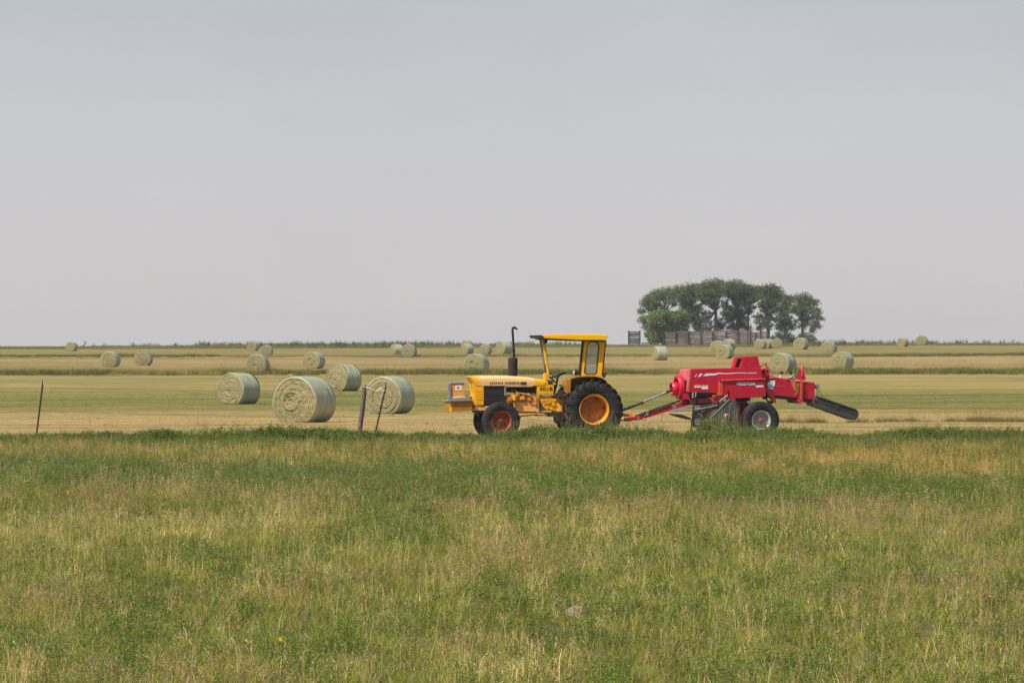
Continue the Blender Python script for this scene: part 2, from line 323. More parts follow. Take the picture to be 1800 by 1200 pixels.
# ------------------------------------------------------------------ grass: clump meshes + geometry-node scattering
def leaf_mat(name, trans=.38, rough=.8):
    m, t, b = new_mat(name)
    a = N(t, 'ShaderNodeAttribute', attribute_name='col'); g = N(t, 'ShaderNodeAttribute', attribute_name='tint'); g.attribute_type = 'INSTANCER'
    c = mixc(t, 1.0, a.outputs['Color'], g.outputs['Color'], 'MULTIPLY')
    t.links.new(c, b.inputs['Base Color']); b.inputs['Roughness'].default_value = rough; b.inputs['Specular IOR Level'].default_value = .12
    tl = t.nodes.new('ShaderNodeBsdfTranslucent'); t.links.new(c, tl.inputs[0]); ms = t.nodes.new('ShaderNodeMixShader'); ms.inputs[0].default_value = trans
    t.links.new(b.outputs[0], ms.inputs[1]); t.links.new(tl.outputs[0], ms.inputs[2]); t.links.new(ms.outputs[0], t.nodes['Material Output'].inputs[0])
    return m
M['grass'] = leaf_mat('grass_blade')
class Leafy:
    def __init__(s): s.v = []; s.f = []; s.c = []
    def blade(s, p, az, h, w, lean, col, tipcol=None, seg=3, face=None):
        d = np.array([math.cos(az), math.sin(az), 0]); fa = az + math.pi / 2 if face is None else face
        q = np.array([math.cos(fa), math.sin(fa), 0]); b = len(s.v); tip = tipcol or col
        for i in range(seg + 1):
            t_ = i / seg; x = np.array(p) + d * (lean * h * t_ ** 1.8) + np.array([0, 0, h * (t_ - .18 * lean * t_ ** 2)])
            ww = w * (1 - t_) ** .7 * .5 + (0.0004 if i == seg else 0)
            cc = tuple(col[k] * (1 - t_) + tip[k] * t_ for k in range(3))
            s.v += [tuple(x - q * ww), tuple(x + q * ww)]; s.c += [cc, cc]
            if i: s.f.append((b + 2 * i - 2, b + 2 * i - 1, b + 2 * i + 1, b + 2 * i))
        return x
    def leaf(s, p, d, L, W, col):
        d = np.array(d, float); d /= np.linalg.norm(d) + 1e-9; a = rng.normal(size=3); q = np.cross(d, a); q /= np.linalg.norm(q) + 1e-9
        p = np.array(p, float); b = len(s.v)
        s.v += [tuple(p), tuple(p + d * L * .5 + q * W * .5), tuple(p + d * L), tuple(p + d * L * .5 - q * W * .5)]; s.c += [col] * 4; s.f.append((b, b + 1, b + 2, b + 3))
    def mesh(s, name, m):
        me = bpy.data.meshes.new(name); me.from_pydata(s.v, [], s.f); at_ = me.color_attributes.new('col', 'FLOAT_COLOR', 'POINT')
        at_.data.foreach_set('color', np.array([(*c, 1) for c in s.c], 'f').ravel()); me.materials.append(m); return me
def jit(c, a=.2):
    k = 1 + rng.uniform(-a, a); return tuple(max(0, x * k * (1 + rng.uniform(-a, a) * .5)) for x in c)
G1 = (0.185, 0.215, 0.030); G2 = (0.265, 0.265, 0.045); G3 = (0.120, 0.165, 0.028); STRAW = (0.54, 0.43, 0.20); TAN = (0.37, 0.26, 0.11); PURP = (0.42, 0.275, 0.155); RUST = (0.46, 0.27, 0.075)
FORB = (0.140, 0.195, 0.028); FORB2 = (0.205, 0.250, 0.058)
def grass_clump(n, Rd, h0, h1, w, cols, lean=.85, heads=0, headcol=TAN, stalkcol=STRAW):
    L = Leafy()
    for i in range(n):
        r = Rd * math.sqrt(rng.random()); a = rng.random() * 6.283; p = (r * math.cos(a), r * math.sin(a), -.02)
        c = jit(cols[rng.integers(len(cols))], .42)
        if rng.random() < .08: c = jit(TAN, .3)
        L.blade(p, rng.random() * 6.283, rng.uniform(h0, h1) * rng.uniform(.6, 1.05), w * rng.uniform(.7, 1.3), rng.uniform(.05, lean) * 1.6, c, jit(tuple(x * 1.25 for x in c), .1), face=rng.random() * 6.283)
    for i in range(heads):
        r = Rd * math.sqrt(rng.random()); a = rng.random() * 6.283; p = (r * math.cos(a), r * math.sin(a), 0)
        h = rng.uniform(h1 * .95, h1 * 1.45); c = jit(stalkcol, .2)
        x = L.blade(p, rng.random() * 6.283, h, .0055, rng.uniform(0, .3), c, c, seg=3, face=rng.random() * 6.283)
        hc = jit(headcol, .25)
        for k in range(7):      # open seed head made of spikelets
            L.leaf(np.array(x) - np.array([0, 0, .015 * k + .002]), rng.normal(size=3) * .6 + np.array([0, 0, .9]), rng.uniform(.02, .045), .006, jit(hc, .2))
    return L
def forb_clump(stems, Rd, h0, h1, leaves, L0, cols):
    L = Leafy()
    for i in range(stems):
        r = Rd * math.sqrt(rng.random()); a = rng.random() * 6.283; p = np.array((r * math.cos(a), r * math.sin(a), -.02)); h = rng.uniform(h0, h1)
        lean = np.array([rng.normal() * .18, rng.normal() * .18, 0])
        L.blade(p, rng.random() * 6.283, h, .006, .1, jit((0.10, 0.12, 0.04)), seg=2)
        for k in range(leaves):
            t_ = rng.uniform(.12, 1.0); q = p + np.array([0, 0, h * t_]) + lean * h * t_ + rng.normal(size=3) * .02
            a2 = rng.random() * 6.283; c = jit(cols[rng.integers(len(cols))], .3)
            L.leaf(q, (math.cos(a2), math.sin(a2), rng.uniform(-.2, .8)), L0 * rng.uniform(.6, 1.3) * (1.25 - .5 * t_), L0 * .38, c)
    return L
def collection_of(name, leafies):
    c = bpy.data.collections.new(name)
    for i, L in enumerate(leafies):
        o = bpy.data.objects.new('%s_%02d' % (name, i), L.mesh(name, M['grass'])); c.objects.link(o)
    return c
def scatter(name, label, coll, X, Y, idxs, scale, tint, zoff=0.0, flat=None):
    n = len(X); Z = ground(X, Y) + zoff
    me = bpy.data.meshes.new(name); me.vertices.add(n); me.vertices.foreach_set('co', np.stack([X, Y, Z], -1).astype('f').ravel())
    a = me.attributes.new('pick', 'INT', 'POINT'); a.data.foreach_set('value', np.asarray(idxs, 'i'))
    a = me.attributes.new('turn', 'FLOAT_VECTOR', 'POINT'); rot = np.zeros((n, 3)); rot[:, 0] = rng.normal(size=n) * .08; rot[:, 1] = rng.normal(size=n) * .08; rot[:, 2] = rng.random(n) * 6.283
    a.data.foreach_set('vector', rot.astype('f').ravel())
    a = me.attributes.new('size', 'FLOAT_VECTOR', 'POINT'); s3_ = np.stack([scale, scale, scale if flat is None else flat], -1); a.data.foreach_set('vector', s3_.astype('f').ravel())
    a = me.attributes.new('tint', 'FLOAT_COLOR', 'POINT'); a.data.foreach_set('color', np.concatenate([tint, np.ones((n, 1))], 1).astype('f').ravel())
    o = mesh_obj(name, me, M['grass']); tag(o, label, kind='stuff')
    g = bpy.data.node_groups.new(name, 'GeometryNodeTree'); g.interface.new_socket('Geometry', in_out='INPUT', socket_type='NodeSocketGeometry'); g.interface.new_socket('Geometry', in_out='OUTPUT', socket_type='NodeSocketGeometry')
    gi = g.nodes.new('NodeGroupInput'); go = g.nodes.new('NodeGroupOutput'); ip = g.nodes.new('GeometryNodeInstanceOnPoints'); ci = g.nodes.new('GeometryNodeCollectionInfo')
    ci.inputs['Collection'].default_value = coll; ci.inputs['Separate Children'].default_value = True; ci.inputs['Reset Children'].default_value = True
    ip.inputs['Pick Instance'].default_value = True
    def na(nm, ty): q = g.nodes.new('GeometryNodeInputNamedAttribute'); q.data_type = ty; q.inputs['Name'].default_value = nm; return q.outputs['Attribute']
    e2r = g.nodes.new('FunctionNodeEulerToRotation'); g.links.new(na('turn', 'FLOAT_VECTOR'), e2r.inputs[0])
    g.links.new(gi.outputs[0], ip.inputs['Points']); g.links.new(ci.outputs[0], ip.inputs['Instance']); g.links.new(na('pick', 'INT'), ip.inputs['Instance Index'])
    g.links.new(e2r.outputs[0], ip.inputs['Rotation']); g.links.new(na('size', 'FLOAT_VECTOR'), ip.inputs['Scale']); g.links.new(ip.outputs[0], go.inputs[0])
    md = o.modifiers.new('scatter', 'NODES'); md.node_group = g
    return o
def wedge(n, y0, y1, k=.30, pad=3.0, power=1.0):
    """points spread over the ground between two distances, wide enough to see past the frame's sides"""
    y = np.sqrt(rng.uniform(y0 ** 2, y1 ** 2, n)); return rng.uniform(-.5, .5, n) * (y * k + 2 * pad), y

# pasture in the foreground: 0-3 green, 4-6 straw, 7-9 seed heads, 10-11 rusty
pc = collection_of('pasture_clump', [grass_clump(44, .17, .08, .24, .008, [G1, G2], heads=1) for _ in range(2)] + [grass_clump(44, .17, .08, .22, .008, [G1, G3, G2], heads=0) for _ in range(2)]
     + [grass_clump(42, .17, .08, .23, .0075, [G2, STRAW, G1, G2], heads=3, headcol=STRAW) for _ in range(3)]
     + [grass_clump(42, .17, .08, .23, .0075, [G1, G2, G2], heads=5, headcol=PURP, stalkcol=TAN) for _ in range(3)]
     + [grass_clump(46, .17, .08, .20, .0075, [RUST, G2, RUST, TAN], heads=3, headcol=RUST) for _ in range(2)])
n = 34000; X, Y = wedge(n, 34, 98.3)
px = 900 + X / Y * F
w1 = fbm(X * .55, Y * .22, 3); w2 = fbm(X * 1.9, Y * .9, 31); w3 = fbm(X * .4 + 5, Y * .2, 77); w4 = fbm(X * 1.1, Y * .5, 91)
rightness = np.clip((px - 700) / 500, 0, 1)
rusty = np.exp(-((Y - 84) / 8.5) ** 4) * (.42 + .50 * rightness) + .3 * np.exp(-((Y - 94) / 3) ** 2)
purple = np.exp(-((Y - (66.5 - 3.5 * rightness)) / 4.5) ** 2)
u = rng.random(n)
pick = np.where(u < .10 + .62 * np.clip((w1 + .8 * w2 - .92) * 3.2, 0, 1), rng.integers(4, 7, n), rng.integers(0, 4, n))
u = rng.random(n)
pick = np.where(u < .75 * purple * np.clip((w4 - .36) * 4, 0, 1), rng.integers(7, 10, n), pick)
pick = np.where(u < .7 * np.clip((w3 + .4 * w2 - .74) * 5, 0, 1), rng.integers(7, 10, n), pick)
pick = np.where(rng.random(n) < rusty, rng.integers(10, 12, n), pick)
lum = .90 + .66 * w2 + rng.normal(size=n) * .17
tint = np.stack([lum * (.90 + .22 * w1), lum * (.97 + .08 * w1), lum * (.88 + .1 * w3)], -1)
sc = rng.uniform(.65, 1.25, n) * (.8 + .4 * w4) * (1 - .25 * np.clip((Y - 84) / 10, 0, 1))
PAST = (X, Y, pick, sc, tint)
scatter('pasture_grass', 'rough pasture grass in green, straw and rust tones in the foreground', pc, X, Y, pick, sc, tint)
# broad-leaved patches: alfalfa and weeds in two bands and scattered clumps
fc = collection_of('forb_clump', [forb_clump(9, .20, .16, .34, 26, .034, [FORB, FORB2]) for _ in range(3)] + [forb_clump(9, .20, .14, .30, 26, .030, [FORB2, (0.13, 0.165, 0.085)]) for _ in range(2)])
n = 60000; X, Y = wedge(n, 34, 96.0); px = 900 + X / Y * F
w1 = fbm(X * .5, Y * .25, 41); w2 = fbm(X * 1.6, Y * .8, 43)
left = 1 - np.clip((px - 600) / 500, 0, 1); right = 1 - left
b1 = np.exp(-((Y - 77.5 - 1.5 * np.sin(X * .4)) / 3.6) ** 2) * (.15 + .85 * left) * (px < 1250)
b2 = np.exp(-((Y - 70.3 - .8 * np.sin(X * .5 + 1)) / 2.6) ** 2) * np.clip((px - 500) / 300, 0, 1) * np.clip((1950 - px) / 400, 0.2, 1)
d = np.clip(1.25 * b1 + 1.3 * b2, 0, 1) * (w1 * .6 + w2 * .6 > .46) + .45 * np.clip((w2 * .7 + w1 * .4 - .60) * 6, 0, 1) + .06
keep = rng.random(n) < d * np.where(Y < 66, .5, 1.0); X, Y, px, b1, b2 = X[keep], Y[keep], px[keep], b1[keep], b2[keep]; n = len(X)
pick = np.where(rng.random(n) < np.clip(b1 - b2 * 1.2, 0, 1) * .7, rng.integers(3, 5, n), rng.integers(0, 3, n))
lum = .80 + .55 * fbm(X * 1.4, Y * 1.0, 9) + rng.normal(size=n) * .08
scatter('broadleaf_weeds', 'dark green broad-leaved plants growing in patches through the pasture', fc, X, Y, pick, rng.uniform(.7, 1.15, n), np.stack([lum, lum, lum], -1))
# the weedy row under the wire fence
wc = collection_of('fence_weed', [forb_clump(9, .20, .20, .40, 34, .058, [FORB, FORB2, (0.15, 0.21, 0.05)]) for _ in range(3)] + [forb_clump(4, .10, .36, .56, 30, .045, [FORB, FORB2]) for _ in range(2)]
     + [grass_clump(40, .2, .25, .50, .007, [G2, G1, STRAW], heads=5, headcol=TAN) for _ in range(2)])
n = 6800; X = rng.uniform(-18, 18, n); Y = rng.normal(97.7, .8, n); w = fbm(X * .7, Y * .3, 61)
u = rng.random(n); pick = np.where(u < .80, rng.integers(0, 3, n), np.where(u < .86 + .04 * (w > .55), rng.integers(3, 5, n), rng.integers(5, 7, n)))
s_ = rng.uniform(.45, 1.1, n) * (.30 + 1.15 * w + .12 * np.exp(-((X - 1.5) / 4) ** 2)) * (1 + .85 * np.exp(-((X - 5.0) / .5) ** 2))
lum = .52 + .6 * fbm(X * 2, Y, 66) + rng.normal(size=n) * .12
scatter('fence_row_weeds', 'tall leafy green weeds along the foot of the wire fence', wc, X, Y, pick, s_, np.stack([lum, lum, lum], -1))
# stubble of the mown field near the fence
sc_ = collection_of('stubble_tuft', [grass_clump(26, .22, .03, .09, .006, [STRAW, TAN, (0.42, 0.33, 0.16)], lean=1.1) for _ in range(3)] + [grass_clump(26, .22, .03, .09, .006, [G2, STRAW, (0.24, 0.23, 0.08)], lean=.9) for _ in range(2)])
n = 42000; X, Y = wedge(n, 99.5, 240); by = np.array([y for y, _ in BAND]); bcx = np.array([c for _, c in BAND])
bc = np.stack([np.interp(Y + 5 * (fbm(X * .02, Y * .05, 4) - .5), by, bcx[:, k]) for k in range(3)], -1)
ref = bc[:, 0] / 0.34; gr = bc[:, 1] / bc[:, 0]
pick = np.where(gr > .85 + .1 * (rng.random(n) - .5), rng.integers(3, 5, n), rng.integers(0, 3, n))
w = fbm(X * .06, Y * .5, 14); lum = (.60 + .62 * w) * np.clip(ref, .75, 1.15)
scatter('stubble', 'short cut straw and green regrowth on the mown hay field', sc_, X, Y, pick, rng.uniform(.6, 1.2, n), np.stack([lum, lum, lum], -1))
# dark tufts left by the mower near the track
n = 520; X = np.concatenate([rng.normal(10.3, .9, 200), rng.normal(15.8, 1.4, 260), rng.uniform(-25, 30, 60)]); Y = np.concatenate([rng.normal(137, .5, 200), rng.normal(139, .5, 260), rng.uniform(112, 170, 60)])
kk = (fbm(X * .9, Y * .2, 87) > .44); X, Y = X[kk], Y[kk]; tsz = np.concatenate([np.ones(460), np.full(60, .5)])[kk]; n = len(X)
tfc = collection_of('field_tuft', [grass_clump(50, .2, .12, .34, .009, [G3, G1, TAN], heads=3, headcol=TAN) for _ in range(3)])
scatter('field_tufts', 'tufts of uncut grass left standing in the stubble', tfc, X, Y, rng.integers(0, 3, n), rng.uniform(.4, 1.1, n) * tsz, np.full((n, 3), .7))
# the unmown strips on the low ridges
stc = collection_of('strip_clump', [grass_clump(60, .45, .22, .55, .018, [G3, (0.10, 0.13, 0.03), (0.12, 0.12, 0.03)], heads=4, headcol=TAN) for _ in range(2)] + [grass_clump(60, .45, .22, .50, .018, [G2, TAN, G1], heads=8, headcol=STRAW) for _ in range(2)] + [grass_clump(50, .4, .2, .45, .018, [TAN, (0.2, 0.13, 0.07)], heads=8, headcol=TAN)])
for i, (nm, lb) in enumerate((('ridge_grass', 'strip of tall unmown grass along the nearer ridge of the hay field'), ('far_ridge_grass', 'thin strip of tall unmown grass along the farther ridge of the hay field'))):
    n = 5200; X = rng.uniform(-1, 1, n) * (62 if i == 0 else 90); Y = strip_y(i, X) + rng.normal(size=n) * (1.7 if i == 0 else 1.5)
    w = fbm(X * .07, Y * .05 + i * 9, 51 + i, 4); w2 = fbm(X * .3, Y * .3, 53)
    u = rng.random(n); pick = np.where(u < .15 + .7 * (w > .47), rng.integers(0, 2, n), rng.integers(2, 4, n)); pick = np.where((w < .40) & (u < .6), 4, pick)
    s_ = rng.uniform(.5, 1.15, n) * np.clip(-.25 + 1.5 * w2 + .9 * w - .05, .25, 1.5) * (1.12 if i == 0 else 1.0); lum = .65 + .7 * w2
    scatter(nm, lb, stc, X, Y, pick, s_, np.stack([lum, lum, lum], -1))
# ungrazed grass and low scrub on the crest
crc = collection_of('crest_clump', [grass_clump(60, .9, .26, .66, .045, [G3, G1, G2, (0.20, 0.17, 0.07)], heads=0) for _ in range(2)] + [forb_clump(8, .8, .6, 1.2, 40, .16, [(0.13, 0.155, 0.07), (0.17, 0.19, 0.085)]) for _ in range(2)])
n = 26000; X, Y = wedge(n, 696, 880, .30, 10); w = fbm(X * .035, Y * .03, 71, 4); tall = (w > .62)
pick = np.where(tall & (rng.random(n) < .16), rng.integers(2, 4, n), rng.integers(0, 2, n))
s_ = rng.uniform(.35, .72, n) * (1 + .8 * np.clip((w - .56) * 8, 0, 1) * (rng.random(n) < .6)); lum = .8 + .5 * fbm(X * .1, Y * .1, 73)
scatter('crest_scrub', 'dark green grass and low scrub along the crest of the field', crc, X, Y, pick, s_, np.stack([lum, lum, lum], -1))

# tall bleached stalks standing above the pasture here and there
ssc = collection_of('dry_stalk', [grass_clump(3, .05, .3, .5, .007, [STRAW, (0.66, 0.55, 0.30)], lean=.35, heads=1, headcol=(0.55, 0.42, 0.2), stalkcol=(0.66, 0.55, 0.30)) for _ in range(4)])
n = 2000; X, Y = wedge(n, 34, 95); w = fbm(X * .5, Y * .3, 19); k = rng.random(n) < np.clip((w - .35) * 3, .08, 1); X, Y = X[k], Y[k]; n = len(X)
scatter('dry_stalks', 'single pale dry stalks standing above the pasture grass', ssc, X, Y, rng.integers(0, 4, n), rng.uniform(.5, 1.0, n), np.ones((n, 3)) * rng.uniform(.8, 1.2, (n, 1)))
# small yellow and mauve flowers
flc = bpy.data.collections.new('wild_flower')
for i, fcx in enumerate(((0.75, 0.52, 0.03), (0.42, 0.34, 0.55))):
    L = Leafy(); L.blade((0, 0, 0), 0, .24, .004, .1, (0.1, 0.14, 0.04), seg=2)
    for q in range(9): a_ = rng.random() * 6.283; L.leaf((rng.normal() * .012, rng.normal() * .012, .235 + rng.normal() * .012), (math.cos(a_), math.sin(a_), .5), .026, .016, jit(fcx, .15))
    o_ = bpy.data.objects.new('wild_flower_%d' % i, L.mesh('wild_flower', M['grass'])); flc.objects.link(o_)
n = 420; X, Y = wedge(n, 36, 84); py_ = np.where((Y > 74) & (X < 1), 1, 0); k = ((py_ == 1) | (fbm(X * .8, Y * .6, 23) > .66))
scatter('wild_flowers', 'scattered small yellow and mauve flowers in the pasture', flc, X[k], Y[k], py_[k], rng.uniform(.8, 1.3, k.sum()), np.ones((k.sum(), 3)))
# ------------------------------------------------------------------ round hay bales
m, t, b = new_mat('rolled_hay'); M['hay'] = m
co = t.nodes.new('ShaderNodeTexCoord'); 
wv = t.nodes.new('ShaderNodeTexWave'); wv.wave_type = 'RINGS'; wv.rings_direction = 'Y'; wv.inputs['Scale'].default_value = 4.4; wv.inputs['Distortion'].default_value = 4.0; wv.inputs['Detail'].default_value = 4; wv.inputs['Detail Scale'].default_value = 2.2
oi = t.nodes.new('ShaderNodeObjectInfo'); mo = N(t, 'ShaderNodeVectorMath', operation='ADD'); cb = t.nodes.new('ShaderNodeCombineXYZ'); ml = N(t, 'ShaderNodeMath', operation='MULTIPLY'); ml.inputs[1].default_value = 40
t.links.new(oi.outputs['Random'], ml.inputs[0]); t.links.new(ml.outputs[0], cb.inputs[1]); t.links.new(co.outputs['Object'], mo.inputs[0]); t.links.new(cb.outputs[0], mo.inputs[1]); t.links.new(mo.outputs[0], wv.inputs['Vector'])
nf = N(t, 'ShaderNodeTexNoise', Scale=14.0, Detail=8.0, Roughness=.75); t.links.new(mo.outputs[0], nf.inputs['Vector'])
nb = N(t, 'ShaderNodeTexNoise', Scale=2.2, Detail=4.0); t.links.new(mo.outputs[0], nb.inputs['Vector'])
c1 = cramp(t, [(.25, (0.13, 0.11, 0.055)), (.5, (0.315, 0.28, 0.155)), (.75, (0.50, 0.44, 0.27))], nf.outputs[0])
c2 = cramp(t, [(.1, (.40, .39, .34)), (.45, (1, 1, 1)), (1, (1.12, 1.10, 1.05))], wv.outputs[0])  # dark rings put the shade of the roll's crevices into the colour
c3 = cramp(t, [(.35, (.88, .93, .82)), (.65, (1.08, 1.0, .98))], nb.outputs[0])
c = mixc(t, .55, c1.outputs[0], c2.outputs[0], 'MULTIPLY'); c = mixc(t, 1.0, c, c3.outputs[0], 'MULTIPLY')
t.links.new(c, b.inputs['Base Color']); b.inputs['Roughness'].default_value = .9; b.inputs['Specular IOR Level'].default_value = .1
bp = N(t, 'ShaderNodeBump', Strength=.8, Distance=.05); t.links.new(nf.outputs[0], bp.inputs['Height']); t.links.new(bp.outputs[0], b.inputs['Normal'])
m, t, b = new_mat('net_wrap'); M['net'] = m
co = t.nodes.new('ShaderNodeTexCoord'); mp = t.nodes.new('ShaderNodeMapping'); mp.inputs['Scale'].default_value = (1.2, 14, 1.2); t.links.new(co.outputs['Object'], mp.inputs[0])
nn = N(t, 'ShaderNodeTexNoise', Scale=1.5, Detail=6.0, Roughness=.7); t.links.new(mp.outputs[0], nn.inputs['Vector'])
nn2 = N(t, 'ShaderNodeTexNoise', Scale=2.4, Detail=5.0, Roughness=.6); t.links.new(co.outputs['Object'], nn2.inputs['Vector'])
c1 = cramp(t, [(.3, (0.27, 0.285, 0.19)), (.7, (0.46, 0.475, 0.345))], nn.outputs[0]); c2 = cramp(t, [(.38, (.86, .97, .88)), (.62, (1.08, 1.0, 1.0))], nn2.outputs[0])
c = mixc(t, 1.0, c1.outputs[0], c2.outputs[0], 'MULTIPLY'); t.links.new(c, b.inputs['Base Color']); b.inputs['Roughness'].default_value = .5; b.inputs['Specular IOR Level'].default_value = .35
bp = N(t, 'ShaderNodeBump', Strength=.4, Distance=.015); t.links.new(nn.outputs[0], bp.inputs['Height']); t.links.new(bp.outputs[0], b.inputs['Normal'])

def sag(x, z, Rr):
    """a bale settles: wider low down, flat where it stands"""
    z2 = np.where(z < -Rr * .80, -Rr * .80 + (z + Rr * .80) * .35, z)
    return x * (1.035 + .05 * np.clip(-z / Rr, -1, 1)), z2
def bale_meshes(seed, Rr=.80, W=1.22):
    g = np.random.default_rng(seed); seg = 72; rings = 30
    rr = np.linspace(0, 1, rings + 1)[1:] ; th = np.linspace(0, 2 * np.pi, seg, endpoint=False)
    vs = []; fs = []
    bulge = g.uniform(.03, .07); coff = g.normal(size=2) * .06
    def cap(sgn):
        b0 = len(vs)
        lay = g.normal(size=40) * .010
        T_, R_ = np.meshgrid(th, rr); sp_ = R_ * 17 + T_ / (2 * np.pi)
        li = np.floor(sp_).astype(int) % 40; fr_ = sp_ - np.floor(sp_)
        rel = lay[li] - .012 * (fr_ < .22) + .022 * (fbm(np.cos(T_) * R_ * 9 + seed, np.sin(T_) * R_ * 9 + sgn * 7, seed, 3) - .5) * 2 - .05 * np.exp(-(R_ / .07) ** 2)
        out_ = W / 2 + bulge * np.cos(R_ * np.pi / 2) + rel * np.clip((1 - R_) * 9, 0, 1)
        Rw = Rr * .985 * R_; xx = Rw * np.cos(T_) + coff[0] * (1 - R_) ; zz = Rw * np.sin(T_) + coff[1] * (1 - R_); xx, zz = sag(xx, zz, Rr)
        vs.append((coff[0] * 1.03, sgn * (W / 2 + bulge - .04), coff[1]))
        for i in range(rings):
            for k in range(seg): vs.append((xx[i, k], sgn * out_[i, k], zz[i, k]))
        for k in range(seg):
            k2 = (k + 1) % seg; fs.append((b0, b0 + 1 + k, b0 + 1 + k2))
            for i in range(rings - 1):
                a = b0 + 1 + i * seg; fs.append((a + k, a + seg + k, a + seg + k2, a + k2))
        return b0 + 1 + (rings - 1) * seg
    e0 = cap(-1); e1 = cap(1)
    for k in range(seg):
        k2 = (k + 1) % seg; fs.append((e0 + k, e1 + k, e1 + k2, e0 + k2))
    hay = bpy.data.meshes.new('hay_roll'); hay.from_pydata(vs, [], fs); hay.polygons.foreach_set('use_smooth', [True] * len(fs)); hay.materials.append(M['hay'])
    vs = []; fs = []; ny = 17; yy = np.linspace(-W / 2, W / 2, ny)
    prof = [(-W / 2 - .012, Rr * .945)] + [(y, Rr * (1.0 - .018 * abs(y / (W / 2)) ** 6) + .006 * g.normal()) for y in yy] + [(W / 2 + .012, Rr * .945)]
    for (y, r) in prof:
        x_ = r * np.cos(th) * (1 + .006 * np.sin(3 * th + seed)); z_ = r * np.sin(th) * (1 + .008 * np.sin(2 * th + seed * 2)); x_, z_ = sag(x_, z_, Rr)
        for k in range(seg): vs.append((x_[k], y, z_[k]))
    for i in range(len(prof) - 1):
        for k in range(seg):
            k2 = (k + 1) % seg; fs.append((i * seg + k, (i + 1) * seg + k, (i + 1) * seg + k2, i * seg + k2))
    net = bpy.data.meshes.new('net_wrap'); net.from_pydata(vs, [], fs); net.polygons.foreach_set('use_smooth', [True] * len(fs)); net.materials.append(M['net'])
    import bmesh
    for me in (hay, net):
        b_ = bmesh.new(); b_.from_mesh(me); bmesh.ops.recalc_face_normals(b_, faces=b_.faces); b_.to_mesh(me); b_.free()
    return hay, net
variants = [bale_meshes(s) for s in (3, 8, 14, 21)]
# picture x of the bale's middle, picture y of its foot, its height there, degrees its side is turned into view, label
BALES = [
 (535, 742, 82, 28, 'largest and nearest round hay bale, coarse spiral end toward the viewer'),
 (420, 710, 56, 38, 'round hay bale directly left of the largest bale, its shaded side well in view'),
 (604, 687, 48, 42, 'round green-wrapped hay bale behind and between the two largest bales'),
 (685, 727, 67, 27, 'large round hay bale behind the wooden and the leaning steel post'),
 (453, 656, 34, 12, 'round bale at the near grass ridge, above the gap between two large bales'),
 (552, 648, 30, 20, 'round hay bale with a pale plug at its centre, just beyond the near ridge'),
 (194, 645, 28, 12, 'left bale of the pair standing apart at the left side of the field'),
 (252, 642, 28, 7, 'right bale of the pair standing apart at the left side of the field'),
 (126, 617, 15, 18, 'tiny leftmost round bale far off beside the dead branch on the skyline'),
 (445, 616, 15, 18, 'tiny round bale breaking the skyline, upper left of the pair by the far ridge'),
 (469, 625, 16, 6, 'small round bale half sunk behind the far ridge grass beside a tiny bale'),
 (697, 624, 20, 62, 'small bale seen from its side, half hidden by the round bale at its right'),
 (719, 627, 23, 12, 'round bale seen end on, overlapping the side-on bale at its left'),
 (821, 612, 13, 42, 'farthest bale left of the exhaust pipe, peeping over the bale before it'),
 (821, 622, 17, 45, 'small bale left of the exhaust pipe with another peeping over it'),
 (853, 623, 18, 22, 'small bale between the overlapping two and the one beside the exhaust pipe'),
 (886, 622, 23, 48, 'pale bale seen half from its side, immediately left of the exhaust pipe'),
 (838, 655, 34, 20, 'round bale just behind the ridge grass above the front of the tractor hood'),
 (1160, 633, 25, 68, 'lone bale seen from its side in the field between tractor canopy and baler'),
 (1261, 618, 20, 35, 'left rear bale of the cluster of three before the windbreak'),
 (1281, 614, 19, 45, 'rearmost, rightmost bale of the cluster of three before the windbreak'),
 (1274, 630, 25, 27, 'front bale, with a dark centre hole, of the cluster of three before the windbreak'),
 (1337, 613, 17, 25, 'left bale of the overlapping two near the right end of the board windbreak'),
 (1349, 612, 17, 40, 'bale hidden in part behind another, near the right end of the board windbreak'),
 (1366, 612, 18, 8, 'bale facing the viewer under the grove, right of the overlapping two'),
 (1408, 614, 21, 28, 'bale below the rightmost tree of the grove'),
 (1457, 622, 23, 22, 'bale upper left of the green-wrapped bale on the right of the field'),
 (1480, 648, 31, 36, 'green-wrapped bale with a dark hole, nearest of those right of the baler'),
 (1376, 656, 36, 32, 'bale seen directly above the rear chamber of the baler'),
 (1587, 609, 16, 38, 'left of the two small bales on the skyline at far right'),
 (1620, 607, 19, 14, 'right of the two small bales on the skyline at far right'),
]
for i, (px_, py_, hp, turn, lab) in enumerate(BALES):
    Yb = min(hit(px_, py_), 688.0); want = hp / F * Yb
    D = min(1.78, max(1.42, want)) 
    if want < 1.42 or want > 1.78:      # keep real sizes: settle between distance and size
        Yb = Yb + .5 * (D * F / hp - Yb) if abs(D * F / hp - Yb) < 120 and py_ > 650 else Yb
    Xb = at(px_, Yb); s = D / 1.505; zb = float(ground(Xb, Yb)) + (.80 * .87) * s - .03
    t_ = empty('hay_bale', (Xb, Yb, zb), 0, lab, 'hay bale', 'round hay bales scattered over the mown field')
    t_.rotation_euler = (R(random.uniform(-1.5, 1.5)), R(random.uniform(-3, 3)), -R(turn)); t_.scale = (s, s * random.uniform(.95, 1.06), s)
    hm, nm_ = variants[(i * 3 + 1) % 4] if i > 3 else variants[i]
    for nme, me in (('hay_roll', hm), ('net_wrap', nm_)):
        o = bpy.data.objects.new(nme, me); link(o); o.parent = t_
